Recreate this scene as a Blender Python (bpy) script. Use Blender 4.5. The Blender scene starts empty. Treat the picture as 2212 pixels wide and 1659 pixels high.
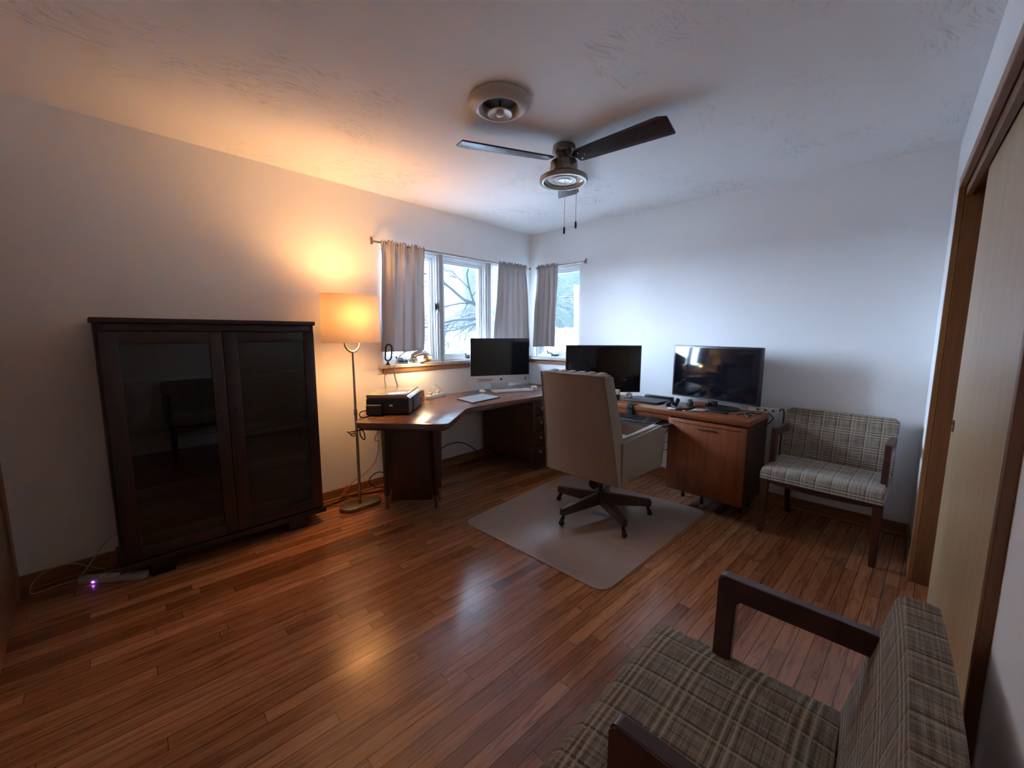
import bpy, bmesh, math, random
from math import sin, cos, pi, radians
from mathutils import Vector, Matrix
random.seed(7)
SC = bpy.context.scene
COL = SC.collection

# ------------------------------------------------------------------ materials
MATS = {}
class NT:
    """tiny node-graph helper"""
    def __init__(s, name):
        s.m = bpy.data.materials.new(name); s.m.use_nodes = True
        s.t = s.m.node_tree; s.n = s.t.nodes
        s.b = s.n['Principled BSDF']; s.out = s.n['Material Output']
    def new(s, ty, **kw):
        n = s.n.new(ty)
        for k, v in kw.items(): setattr(n, k, v)
        return n
    def link(s, a, b): s.t.links.new(a, b)
    def val(s, sock, v):
        if isinstance(v, (int, float)): sock.default_value = v
        else: s.link(v, sock)
    def math(s, op, a, b=None, c=None, clamp=False):
        n = s.new('ShaderNodeMath', operation=op); n.use_clamp = clamp
        s.val(n.inputs[0], a)
        if b is not None: s.val(n.inputs[1], b)
        if c is not None: s.val(n.inputs[2], c)
        return n.outputs[0]
    def coord(s, kind='Object'):
        return s.new('ShaderNodeTexCoord').outputs[kind]
    def mapping(s, v, scale=(1, 1, 1), loc=(0, 0, 0), rot=(0, 0, 0)):
        n = s.new('ShaderNodeMapping'); s.link(v, n.inputs['Vector'])
        n.inputs['Scale'].default_value = scale; n.inputs['Location'].default_value = loc
        n.inputs['Rotation'].default_value = rot
        return n.outputs[0]
    def noise(s, v, scale, detail=3, rough=.5, dist=0):
        n = s.new('ShaderNodeTexNoise'); s.link(v, n.inputs['Vector'])
        n.inputs['Scale'].default_value = scale; n.inputs['Detail'].default_value = detail
        n.inputs['Roughness'].default_value = rough; n.inputs['Distortion'].default_value = dist
        return n.outputs['Fac']
    def ramp(s, f, stops, interp='LINEAR'):
        n = s.new('ShaderNodeValToRGB'); s.link(f, n.inputs[0]); cr = n.color_ramp; cr.interpolation = interp
        while len(cr.elements) < len(stops): cr.elements.new(.5)
        for e, (p, c) in zip(cr.elements, stops):
            e.position = p; e.color = (c[0], c[1], c[2], 1) if not isinstance(c, (int, float)) else (c, c, c, 1)
        return n.outputs[0]
    def mix(s, f, a, b, blend='MIX'):
        n = s.new('ShaderNodeMix', data_type='RGBA', blend_type=blend)
        s.val(n.inputs[0], f)
        for i, v in ((6, a), (7, b)):
            if isinstance(v, tuple): n.inputs[i].default_value = (*v[:3], 1)
            else: s.link(v, n.inputs[i])
        return n.outputs[2]
    def bump(s, h, strength=.3, dist=.01):
        n = s.new('ShaderNodeBump'); n.inputs['Strength'].default_value = strength
        n.inputs['Distance'].default_value = dist; s.link(h, n.inputs['Height'])
        s.link(n.outputs[0], s.b.inputs['Normal'])
    def base(s, c):
        if isinstance(c, tuple): s.b.inputs['Base Color'].default_value = (*c[:3], 1)
        else: s.link(c, s.b.inputs['Base Color'])
    def set(s, **k):
        for a, v in k.items(): s.val(s.b.inputs[a.replace('_', ' ')], v)

def simple(name, col, rough=.5, metal=0.0, spec=.5, var=.08, nscale=12, bump=0, coat=0):
    if name in MATS: return MATS[name]
    t = NT(name); co = t.coord()
    f = t.noise(co, nscale, 4)
    a = tuple(max(0, c * (1 - var)) for c in col); b = tuple(min(1, c * (1 + var)) for c in col)
    t.base(t.ramp(f, [(.3, a), (.7, b)]))
    t.set(Roughness=rough, Metallic=metal, Specular_IOR_Level=spec)
    if coat: t.set(Coat_Weight=coat, Coat_Roughness=.1)
    if bump: t.bump(t.noise(co, nscale * 12, 3), bump, .002)
    MATS[name] = t.m; return t.m

def wood(name, dark, light, axis='x', rough=.35, scale=1.0, spec=.5, coat=0):
    t = NT(name); co = t.coord()
    st = {'x': (1.2, 16, 16), 'y': (16, 1.2, 16), 'z': (16, 16, 1.2)}[axis]
    v = t.mapping(co, tuple(q * scale for q in st))
    f1 = t.noise(v, 1.6, 6, .6, .9)
    v2 = t.mapping(co, tuple(q * scale * 6 for q in st))
    f2 = t.noise(v2, 2.0, 3, .6)
    f = t.math('ADD', t.math('MULTIPLY', f1, .75), t.math('MULTIPLY', f2, .25))
    t.base(t.ramp(f, [(.3, dark), (.5, tuple((a + b) / 2 for a, b in zip(dark, light))), (.72, light)]))
    t.set(Roughness=rough, Specular_IOR_Level=spec)
    if coat: t.set(Coat_Weight=coat, Coat_Roughness=.12)
    t.bump(f2, .08, .002)
    MATS[name] = t.m; return t.m

def mat_floor():
    t = NT('oak_strip_floor'); co = t.coord()
    v = t.mapping(co, rot=(0, 0, radians(3.2)))
    sp = t.new('ShaderNodeSeparateXYZ'); t.link(v, sp.inputs[0])
    x, y = sp.outputs[0], sp.outputs[1]
    W = .0572
    r = t.math('DIVIDE', y, W); row = t.math('FLOOR', r); fy = t.math('FRACT', r)
    wn = t.new('ShaderNodeTexWhiteNoise', noise_dimensions='1D'); t.link(row, wn.inputs['W'])
    off = t.math('MULTIPLY', wn.outputs['Value'], 3.0)
    px = t.math('DIVIDE', t.math('ADD', x, off), 1.05); idx = t.math('FLOOR', px); fx = t.math('FRACT', px)
    cb = t.new('ShaderNodeCombineXYZ'); t.link(row, cb.inputs[0]); t.link(idx, cb.inputs[1])
    w2 = t.new('ShaderNodeTexWhiteNoise', noise_dimensions='3D'); t.link(cb.outputs[0], w2.inputs['Vector'])
    rid = w2.outputs['Value']
    # grain, shifted per board
    c3 = t.new('ShaderNodeCombineXYZ')
    t.link(t.math('ADD', t.math('MULTIPLY', x, 2.2), t.math('MULTIPLY', rid, 37.0)), c3.inputs[0])
    t.link(t.math('ADD', t.math('MULTIPLY', y, 26), t.math('MULTIPLY', rid, 91.0)), c3.inputs[1])
    g = t.noise(c3.outputs[0], 1.5, 7, .62, 1.4)
    c4 = t.new('ShaderNodeCombineXYZ')
    t.link(t.math('ADD', t.math('MULTIPLY', x, 9), t.math('MULTIPLY', rid, 17.0)), c4.inputs[0])
    t.link(t.math('MULTIPLY', y, 260), c4.inputs[1])
    g2 = t.noise(c4.outputs[0], 1.2, 3, .6)
    tone = t.ramp(rid, [(0, (.19, .066, .026)), (.08, (.26, .094, .038)), (.2, (.345, .135, .057)), (.55, (.39, .158, .069)), (.85, (.435, .183, .083)), (1, (.50, .222, .105))])
    grain = t.ramp(g, [(.36, (.62, .55, .48)), (.5, (.96, .96, .96)), (.66, (1.12, 1.12, 1.12))])
    c = t.mix(1.0, tone, grain, 'MULTIPLY')
    c = t.mix(.55, c, t.ramp(g2, [(.38, (.72, .68, .62)), (.6, (1.05, 1.05, 1.05))]), 'MULTIPLY')
    # seams
    def near0(f, w):
        a = t.math('MINIMUM', f, t.math('SUBTRACT', 1.0, f)); return t.math('LESS_THAN', a, w)
    seam = t.math('MAXIMUM', near0(fy, .026), near0(fx, .0011))
    c = t.mix(t.math('MULTIPLY', seam, .82), c, (.022, .008, .004))
    t.base(c)
    rr = t.math('ADD', t.math('MULTIPLY', t.noise(co, 3.0, 3), .10), .17)
    t.set(Roughness=rr, Specular_IOR_Level=.5)
    h = t.math('SUBTRACT', t.math('MULTIPLY', g2, .10), t.math('MULTIPLY', seam, 1.0))
    h = t.math('ADD', h, t.math('MULTIPLY', rid, .25))
    t.bump(h, .20, .0015)
    return t.m

def mat_wall():
    t = NT('painted_plaster_wall'); co = t.coord()
    f = t.noise(co, 1.3, 3)
    t.base(t.ramp(f, [(.3, (.82, .815, .805)), (.7, (.86, .855, .845))]))
    t.set(Roughness=.75, Specular_IOR_Level=.25)
    t.bump(t.noise(co, 160, 2), .12, .002)
    return t.m

def mat_ceiling():
    t = NT('swirled_plaster_ceiling'); co = t.coord()
    warp = t.new('ShaderNodeTexNoise'); t.link(co, warp.inputs['Vector']); warp.inputs['Scale'].default_value = 1.6
    v = t.new('ShaderNodeVectorMath', operation='MULTIPLY_ADD'); t.link(warp.outputs['Color'], v.inputs[0])
    v.inputs[1].default_value = (.55, .55, .55); t.link(co, v.inputs[2])
    m = t.mapping(v.outputs[0], (9, 46, 1), rot=(0, 0, .55))
    streak = t.noise(m, 1.5, 6, .75, .5)
    patch = t.noise(t.mapping(co, loc=(3.1, 1.7, 0)), 1.9, 3, .6)
    p = t.ramp(patch, [(.49, 0.0), (.62, 1.0)])
    # finish is patchier at the corner end and in the middle of the room
    s = t.ramp(streak, [(.50, 0.0), (.66, 1.0)])
    k = t.math('MULTIPLY', p, s)
    t.base(t.mix(t.math('MULTIPLY', k, .55), (.86, .845, .83), (.42, .36, .32)))
    t.set(Roughness=.85, Specular_IOR_Level=.2)
    big = t.noise(v.outputs[0], 2.6, 2)
    h = t.math('ADD', t.math('MULTIPLY', k, -.6), t.math('MULTIPLY', big, 2.5))
    t.bump(h, .35, .006)
    return t.m

def mat_plaid(name, su, sv, ou=0.0, ov=0.0):
    """brown and cream tweed plaid; su, sv = weights of (x,y,z) giving the two thread directions"""
    t = NT(name); co = t.coord()
    def lin(w, o):
        n = t.new('ShaderNodeVectorMath', operation='DOT_PRODUCT'); t.link(co, n.inputs[0]); n.inputs[1].default_value = w
        return t.math('ADD', n.outputs['Value'], 10 + o)
    u, v = lin(su, ou), lin(sv, ov)
    def line(c, per, off, w):
        f = t.math('FRACT', t.math('ADD', t.math('DIVIDE', c, per), off))
        d = t.math('ABSOLUTE', t.math('SUBTRACT', f, .5))
        return t.math('SUBTRACT', 1.0, t.math('DIVIDE', t.math('MULTIPLY', d, per), w), clamp=True)
    def add(*a):
        r = a[0]
        for q in a[1:]: r = t.math('MAXIMUM', r, q)
        return r
    P, Q = .078, .115
    br = t.noise(t.mapping(co, (220, 220, 220)), 1.0, 2, .5)
    weave = t.noise(co, 420, 2, .7)
    slubu = t.noise(t.mapping(co, tuple(6 + 300 * abs(a) for a in su)), 1, 2, .6)
    slubv = t.noise(t.mapping(co, tuple(6 + 300 * abs(a) for a in sv)), 1, 2, .6)
    base = t.ramp(t.math('MULTIPLY', t.math('ADD', slubu, slubv), .5), [(.38, (.125, .090, .064)), (.5, (.225, .170, .128)), (.62, (.35, .275, .21))])
    dark = add(line(u, P, 0, .0048), t.math('MULTIPLY', line(u, P, .5, .002), .35), t.math('MULTIPLY', line(v, Q, .30, .0042), .75), t.math('MULTIPLY', line(v, Q, .46, .0042), .75), t.math('MULTIPLY', line(v, Q, .62, .0042), .6), t.math('MULTIPLY', line(v, Q, 0.0, .002), .4))
    cream = add(t.math('MULTIPLY', line(u, P, .10, .0036), .75), t.math('MULTIPLY', line(u, P, .32, .0024), .3), line(v, Q, .38, .0040), line(v, Q, .54, .0040), t.math('MULTIPLY', line(v, Q, .22, .0030), .6), t.math('MULTIPLY', line(v, Q, .72, .0026), .4))
    c = t.mix(t.math('MULTIPLY', dark, .8), base, (.035, .018, .011))
    c = t.mix(t.math('MULTIPLY', cream, .62), c, (.60, .52, .36))
    c = t.mix(.5, c, t.ramp(weave, [(.35, (.72, .72, .72)), (.65, (1.2, 1.2, 1.2))]), 'MULTIPLY')
    t.base(c); t.set(Roughness=.95, Specular_IOR_Level=.1, Sheen_Weight=.15)
    t.bump(t.math('ADD', weave, br), .35, .002)
    return t.m

def mat_translucent(name, col, trans, rough=.9, weave=300):
    t = NT(name); co = t.coord()
    f = t.noise(t.mapping(co, (1, 1, 5)), weave, 2)
    c = t.ramp(f, [(.3, tuple(q * .88 for q in col)), (.7, col)])
    t.base(c); t.set(Roughness=rough, Specular_IOR_Level=.1)
    tr = t.new('ShaderNodeBsdfTranslucent'); t.link(c, tr.inputs[0])
    mx = t.new('ShaderNodeMixShader'); mx.inputs[0].default_value = trans
    t.link(t.b.outputs[0], mx.inputs[1]); t.link(tr.outputs[0], mx.inputs[2]); t.link(mx.outputs[0], t.out.inputs[0])
    t.bump(f, .15, .001)
    return t.m

def mat_glass(name, tint=(1, 1, 1), refl=.06, rough=.0):
    t = NT(name); t.n.remove(t.b)
    tr = t.new('ShaderNodeBsdfTransparent'); tr.inputs[0].default_value = (*tint, 1)
    gl = t.new('ShaderNodeBsdfGlossy'); gl.inputs['Roughness'].default_value = rough
    lw = t.new('ShaderNodeLayerWeight'); lw.inputs[0].default_value = .35
    f = t.math('ADD', t.math('MULTIPLY', lw.outputs['Fresnel'], .6), refl, clamp=True)
    mx = t.new('ShaderNodeMixShader'); t.link(f, mx.inputs[0])
    t.link(tr.outputs[0], mx.inputs[1]); t.link(gl.outputs[0], mx.inputs[2]); t.link(mx.outputs[0], t.out.inputs[0])
    return t.m

def mat_chairmat():
    t = NT('clear_vinyl_chair_mat'); co = t.coord()
    f = t.noise(co, 2.5, 4, .6)
    t.base(t.ramp(f, [(.3, (.44, .31, .25)), (.7, (.53, .39, .32))]))
    t.set(Roughness=t.math('ADD', t.math('MULTIPLY', t.noise(co, 9, 5, .7), .25), .22), Specular_IOR_Level=.5)
    t.bump(t.noise(co, 35, 3, .6), .35, .0015)
    tr = t.new('ShaderNodeBsdfTransparent'); tr.inputs[0].default_value = (.93, .92, .9, 1)
    mx = t.new('ShaderNodeMixShader'); mx.inputs[0].default_value = .38
    t.link(t.b.outputs[0], mx.inputs[1]); t.link(tr.outputs[0], mx.inputs[2]); t.link(mx.outputs[0], t.out.inputs[0])
    return t.m

def mat_emit(name, col, strength):
    t = NT(name); t.base(col); t.b.inputs['Emission Color'].default_value = (*col, 1); t.b.inputs['Emission Strength'].default_value = strength
    return t.m

M = {}
M['wall'] = mat_wall(); M['ceiling'] = mat_ceiling(); M['floor'] = mat_floor()
M['plaid_seat'] = mat_plaid('plaid_tweed_seat', (1, 0, 0), (0, 1, -1), .012, .02)
M['plaid_back'] = mat_plaid('plaid_tweed_back', (1, 0, 0), (0, -1, 1), .012, .03)
M['walnut_x'] = wood('dark_walnut_x', (.012, .0045, .0035), (.034, .012, .008), 'x', .38)
M['walnut_z'] = wood('dark_walnut_z', (.012, .0045, .0035), (.034, .012, .008), 'z', .38)
M['shelfwood'] = wood('dark_shelf_wood', (.03, .013, .009), (.07, .032, .021), 'x', .45)
M['desk_top'] = wood('mahogany_laminate_top', (.115, .048, .030), (.19, .085, .055), 'x', .24)
M['desk_x'] = wood('mahogany_x', (.030, .010, .006), (.075, .024, .013), 'x', .4)
M['desk_z'] = wood('mahogany_z', (.032, .011, .007), (.085, .027, .015), 'z', .4)
M['return_y'] = wood('orange_walnut_y', (.14, .038, .014), (.30, .098, .036), 'y', .3)
M['return_z'] = wood('orange_walnut_z', (.13, .032, .011), (.28, .080, .027), 'z', .36)
M['return_side'] = wood('return_side_wood', (.035, .012, .009), (.075, .027, .018), 'z', .42)
M['chairwood'] = wood('red_brown_chair_wood', (.032, .009, .006), (.075, .022, .013), 'y', .3, 1, .5, .25)
M['chairwood_z'] = wood('red_brown_chair_wood_z', (.032, .009, .006), (.075, .022, .013), 'z', .3, 1, .5, .25)
M['starwood'] = wood('worn_walnut_base', (.035, .015, .009), (.10, .045, .024), 'x', .4)
M['trim_x'] = wood('oak_trim_x', (.22, .085, .030), (.38, .17, .065), 'x', .35)
M['trim_y'] = wood('oak_trim_y', (.22, .085, .030), (.38, .17, .065), 'y', .35)
M['trim_z'] = wood('oak_trim_z', (.20, .085, .032), (.36, .165, .07), 'z', .35)
M['jamb'] = wood('dark_oak_jamb', (.13, .050, .018), (.24, .10, .038), 'z', .4)
M['birch'] = wood('birch_veneer_door', (.36, .22, .11), (.50, .33, .18), 'z', .33, .6)
M['sill'] = simple('daylight_greyed_sill', (.40, .36, .31), .5, var=.15, nscale=20)  # natural wood, with the grey cast of daylight put into its colour
M['white_frame'] = simple('white_vinyl_window_frame', (.80, .82, .82), .4, var=.03)
M['post'] = simple('grey_painted_post', (.42, .43, .44), .55, var=.05)
M['curtain'] = mat_translucent('pale_grey_curtain_cloth', (.56, .51, .49), .20)
M['shade'] = mat_translucent('linen_lamp_shade', (.82, .73, .60), .20, weave=220)
M['pane'] = mat_glass('window_glass', (.84, .945, .97), .02)
M['bookglass'] = mat_glass('bookcase_glass', (.58, .58, .58), .03, .02)
M['nickel'] = simple('brushed_nickel', (.46, .42, .37), .28, 1.0, var=.05)
M['fan_nickel'] = simple('fan_brushed_nickel', (.20, .165, .14), .24, 1.0, var=.08)
M['nickel_dark'] = simple('dark_brushed_nickel', (.30, .25, .20), .32, 1.0, var=.08)
M['chrome'] = simple('chrome', (.72, .70, .68), .12, 1.0, var=.02)
M['lampbase'] = simple('satin_nickel_base', (.30, .27, .22), .4, 1.0, var=.08)
M['black_metal'] = simple('black_metal', (.025, .024, .024), .4, .4)
M['brass'] = simple('aged_brass', (.28, .19, .10), .35, 1.0)
M['blade'] = wood('espresso_fan_blade', (.022, .010, .010), (.055, .024, .020), 'x', .36)
M['vent'] = simple('beige_enamel_vent', (.52, .45, .39), .4, var=.06)
M['vent_dark'] = simple('vent_duct_inside', (.03, .028, .026), .8)
M['frost'] = simple('frosted_glass_disc', (.92, .96, .96), .2, var=.02)
M['black'] = simple('black_plastic', (.012, .012, .014), .35)
M['blackmatte'] = simple('matte_black_plastic', (.022, .022, .024), .6)
M['darkgrey'] = simple('dark_grey_plastic', (.055, .055, .062), .45)
M['screen'] = simple('glossy_black_screen', (.006, .006, .009), .09, spec=.5, var=.02)
M['alu'] = simple('silver_aluminium', (.62, .62, .62), .35, .6, var=.02)
M['white'] = simple('white_plastic', (.75, .74, .70), .4, var=.03)
M['offwhite'] = simple('ivory_plastic', (.60, .54, .45), .45, var=.04)
M['printer_grey'] = simple('glossy_grey_lid', (.30, .28, .26), .15, spec=.6, var=.03)
M['tablet_glass'] = simple('tablet_glass', (.30, .36, .42), .06, spec=.8, var=.02)
M['copper'] = simple('orange_ribbed_plastic', (.55, .20, .09), .4)
M['rust'] = simple('rust_red_cover', (.30, .075, .035), .45)
M['paper'] = simple('white_paper', (.72, .70, .68), .8, var=.04)
M['upholstery'] = simple('cream_tweed_upholstery', (.32, .26, .22), .8, spec=.2, var=.16, nscale=190, bump=.3)
M['piping'] = simple('tan_piping', (.26, .17, .11), .6)
M['carpet'] = None
M['snow'] = simple('patchy_snow_ground', (.46, .475, .48), .9, var=.35, nscale=1.2)
M['bark'] = simple('wet_grey_bark', (.014, .019, .021), .9)
M['twig'] = simple('frosted_twig', (.03, .035, .038), .9)
M['green_box'] = simple('green_enamel_box', (.10, .30, .26), .6)
M['wire'] = simple('pale_cable_sleeve', (.35, .33, .2), .6)
M['haze'] = simple('haze_tinted_distance', (.30, .36, .40), 1.0, nscale=.05)  # distance haze is put into this pale grey-blue colour
M['gutter'] = simple('grey_gutter_metal', (.16, .19, .22), .5)
M['blue_ink'] = simple('blue_ink', (.03, .05, .28), .5)
M['red_ink'] = simple('red_ink', (.50, .07, .05), .5)
M['dark_ink'] = simple('dark_ink', (.015, .015, .02), .4)
M['bulb'] = mat_emit('warm_bulb', (1.0, .62, .28), 30)
M['deskbulb'] = mat_emit('desk_lamp_bulb', (1.0, .74, .42), 14)
M['led'] = mat_emit('violet_led', (.35, .12, 1.0), 12)
M['door_left'] = wood('oak_door_slab', (.16, .07, .028), (.28, .13, .055), 'z', .3)
M['closet_dark'] = simple('closet_interior', (.25, .22, .19), .8)
M['cord_white'] = simple('white_cord_sleeve', (.45, .42, .38), .5)
M['cord_orange'] = simple('orange_cord_sleeve', (.42, .12, .04), .5)

# ------------------------------------------------------------------ mesh helpers
def newbm(): return bmesh.new()
def _rot(bm, vs, rot, c):
    if rot is not None:
        R = rot if isinstance(rot, Matrix) else Matrix.Rotation(rot[1], 3, rot[0])
        for v in vs: v.co = R @ (v.co - c) + c
def box(bm, c, s, rot=None, bev=0, seg=2):
    c = Vector(c); h = Vector(s) / 2
    vs = [bm.verts.new(c + Vector((x * h.x, y * h.y, z * h.z))) for x in (-1, 1) for y in (-1, 1) for z in (-1, 1)]
    F = [(0, 1, 3, 2), (4, 6, 7, 5), (0, 4, 5, 1), (2, 3, 7, 6), (0, 2, 6, 4), (1, 5, 7, 3)]
    fs = [bm.faces.new([vs[i] for i in f]) for f in F]
    if bev > 0:
        es = list({e for f in fs for e in f.edges})
        r = bmesh.ops.bevel(bm, geom=es, offset=min(bev, min(s) * .45), segments=seg, affect='EDGES', profile=.5)
        vs = list({v for f in r['faces'] for v in f.verts} | {v for v in vs if v.is_valid})
    _rot(bm, vs, rot, c)
    return vs
def bx(bm, x0, x1, y0, y1, z0, z1, bev=0, seg=2, rot=None):
    return box(bm, ((x0 + x1) / 2, (y0 + y1) / 2, (z0 + z1) / 2), (abs(x1 - x0), abs(y1 - y0), abs(z1 - z0)), rot, bev, seg)
def prism(bm, poly, z0, z1, bev=0, seg=2):
    a = sum(poly[i][0] * poly[(i + 1) % len(poly)][1] - poly[(i + 1) % len(poly)][0] * poly[i][1] for i in range(len(poly)))
    if a < 0: poly = poly[::-1]
    lo = [bm.verts.new((x, y, z0)) for x, y in poly]; hi = [bm.verts.new((x, y, z1)) for x, y in poly]
    n = len(poly); fs = [bm.faces.new(lo[::-1]), bm.faces.new(hi)]
    for i in range(n): bm.faces.new((lo[i], lo[(i + 1) % n], hi[(i + 1) % n], hi[i]))
    if bev:
        es = list(set(fs[0].edges) | set(fs[1].edges))
        bmesh.ops.bevel(bm, geom=es, offset=bev, segments=seg, affect='EDGES', profile=.5)
    return lo + hi
def rounded(poly, rads, n=6):
    """round the corners of a 2D polygon"""
    out = []; k = len(poly)
    for i in range(k):
        p = Vector(poly[i]); a = Vector(poly[i - 1]); b = Vector(poly[(i + 1) % k])
        r = rads[i] if isinstance(rads, (list, tuple)) else rads
        if r <= 0: out.append(tuple(p)); continue
        d1 = (a - p).normalized(); d2 = (b - p).normalized(); t = min(r, (a - p).length * .48, (b - p).length * .48)
        s = p + d1 * t; e = p + d2 * t
        for j in range(n + 1):
            u = j / n; out.append(tuple((1 - u) ** 2 * s + 2 * u * (1 - u) * p + u * u * e))
    return out
def lathe(bm, prof, n=32, c=(0, 0, 0), M3=None, cap=True):
    c = Vector(c); rings = []
    for r, z in prof:
        rings.append([bm.verts.new((M3 @ Vector((r * cos(2 * pi * i / n), r * sin(2 * pi * i / n), z)) if M3 else Vector((r * cos(2 * pi * i / n), r * sin(2 * pi * i / n), z))) + c) for i in range(n)])
    for a, b in zip(rings, rings[1:]):
        for i in range(n):
            bm.faces.new((a[i], a[(i + 1) % n], b[(i + 1) % n], b[i]))
    if cap:
        if prof[0][0] > 1e-6: bm.faces.new(rings[0][::-1])
        if prof[-1][0] > 1e-6: bm.faces.new(rings[-1])
def tube(bm, pts, r, n=8, cap=True, closed=False, flat=1.0):
    P = [Vector(p) for p in pts]; k = len(P); rings = []; prev = None
    for i, p in enumerate(P):
        if closed: t = P[(i + 1) % k] - P[i - 1]
        else: t = P[min(i + 1, k - 1)] - P[max(i - 1, 0)]
        t = t.normalized() if t.length > 1e-9 else Vector((0, 0, 1))
        if prev is None:
            u = t.cross(Vector((0, 0, 1)));
            if u.length < 1e-3: u = t.cross(Vector((1, 0, 0)))
        else:
            u = prev - t * prev.dot(t)
        u.normalize(); prev = u; w = t.cross(u)
        rr = r[i] if isinstance(r, (list, tuple)) else r
        rings.append([bm.verts.new(p + (u * cos(2 * pi * j / n) + w * sin(2 * pi * j / n) * flat) * rr) for j in range(n)])
    pr = list(zip(rings, rings[1:])) + ([(rings[-1], rings[0])] if closed else [])
    for a, b in pr:
        for j in range(n): bm.faces.new((a[j], a[(j + 1) % n], b[(j + 1) % n], b[j]))
    if cap and not closed:
        bm.faces.new(rings[0][::-1]); bm.faces.new(rings[-1])
def smoothpts(pts, k=6):
    P = [Vector(p) for p in pts]; out = []
    for i in range(len(P) - 1):
        a = P[max(i - 1, 0)]; b = P[i]; c = P[i + 1]; d = P[min(i + 2, len(P) - 1)]
        for j in range(k):
            t = j / k
            out.append(.5 * ((2 * b) + (c - a) * t + (2 * a - 5 * b + 4 * c - d) * t * t + (3 * b - a - 3 * c + d) * t ** 3))
    out.append(P[-1]); return out
def strut(bm, a, b, w, d, bev=0, up=(0, 0, 1)):
    """square bar from a to b"""
    a, b = Vector(a), Vector(b); t = (b - a); L = t.length; t.normalize()
    u = Vector(up).cross(t)
    if u.length < 1e-4: u = Vector((1, 0, 0)).cross(t)
    u.normalize(); v = t.cross(u)
    R = Matrix((u, v, t)).transposed()
    c = (a + b) / 2
    vs = box(bm, c, (w, d, L), None, bev)
    for q in vs: q.co = R @ (q.co - c) + c
    return vs
def taper(bm, a, b, s0, s1, bev=0):
    """vertical-ish square leg, size s0 at a and s1 at b"""
    a, b = Vector(a), Vector(b); q = []
    for p, s in ((a, s0), (b, s1)):
        h = s / 2; q.append([bm.verts.new(p + Vector((x * h, y * h, 0))) for x, y in ((-1, -1), (1, -1), (1, 1), (-1, 1))])
    fs = [bm.faces.new(q[0]), bm.faces.new(q[1][::-1])]
    for i in range(4): fs.append(bm.faces.new((q[0][i], q[1][i], q[1][(i + 1) % 4], q[0][(i + 1) % 4])))
    if bev: bmesh.ops.bevel(bm, geom=list({e for f in fs for e in f.edges}), offset=bev, segments=2, affect='EDGES')
def grid(bm, fn, nu, nv, thick=None):
    """sheet fn(u,v)->point; closed slab when thick is a vector function/tuple"""
    A = [[bm.verts.new(fn(i / nu, j / nv)) for j in range(nv + 1)] for i in range(nu + 1)]
    for i in range(nu):
        for j in range(nv): bm.faces.new((A[i][j], A[i + 1][j], A[i + 1][j + 1], A[i][j + 1]))
    if thick is not None:
        T = Vector(thick)
        B = [[bm.verts.new(A[i][j].co + T) for j in range(nv + 1)] for i in range(nu + 1)]
        for i in range(nu):
            for j in range(nv): bm.faces.new((B[i][j], B[i][j + 1], B[i + 1][j + 1], B[i + 1][j]))
        for i in range(nu):
            bm.faces.new((A[i][0], B[i][0], B[i + 1][0], A[i + 1][0])); bm.faces.new((A[i + 1][nv], B[i + 1][nv], B[i][nv], A[i][nv]))
        for j in range(nv):
            bm.faces.new((A[0][j + 1], B[0][j + 1], B[0][j], A[0][j])); bm.faces.new((A[nu][j], B[nu][j], B[nu][j + 1], A[nu][j + 1]))

def obj(name, bm, mat, parent=None, smooth=40, label=None):
    bmesh.ops.recalc_face_normals(bm, faces=bm.faces)
    me = bpy.data.meshes.new(name); bm.to_mesh(me); bm.free()
    me.materials.append(mat)
    o = bpy.data.objects.new(name, me); COL.objects.link(o)
    if parent is not None: o.parent = parent
    if smooth:
        for p in me.polygons: p.use_smooth = True
        try: me.set_sharp_from_angle(angle=radians(smooth))
        except Exception: pass
    if label: o['label'] = label
    return o
def thing(name, label, cat, loc=(0, 0, 0), rotz=0, group=None):
    o = bpy.data.objects.new(name, None); COL.objects.link(o); o.empty_display_size = .05
    o.location = loc; o.rotation_euler = (0, 0, rotz); o['label'] = label; o['category'] = cat
    if group: o['group'] = group
    return o
def tag(o, label, cat, group=None, kind=None):
    o['label'] = label; o['category'] = cat
    if group: o['group'] = group
    if kind: o['kind'] = kind
    return o
def struct(name, bm, mat, parent=None, label=None, smooth=0):
    o = obj(name, bm, mat, parent, smooth)
    if parent is None:
        o['kind'] = 'structure'
    if label: o['label'] = label
    return o
def sthing(name, loc=(0, 0, 0)):
    o = bpy.data.objects.new(name, None); COL.objects.link(o); o.location = loc; o['kind'] = 'structure'; return o
def copytree(root, loc, rotz, label):
    r = root.copy(); COL.objects.link(r); r.location = loc; r.rotation_euler = (0, 0, rotz); r['label'] = label
    for ch in list(root.children):
        c = ch.copy(); COL.objects.link(c); c.parent = r
        for g in list(ch.children):
            d = g.copy(); COL.objects.link(d); d.parent = c
    return r
def cable(name, pts, r, mat, label, cat='cord', group=None, parent=None, k=6):
    bm = newbm(); tube(bm, smoothpts(pts, k), r, 6)
    if parent is not None:
        inv = (Matrix.Translation(parent.location) @ Matrix.Rotation(parent.rotation_euler.z, 4, 'Z')).inverted()
        for v in bm.verts: v.co = inv @ v.co
    o = obj(name, bm, mat, parent)
    if parent is None: tag(o, label, cat, group)
    return o

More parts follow.
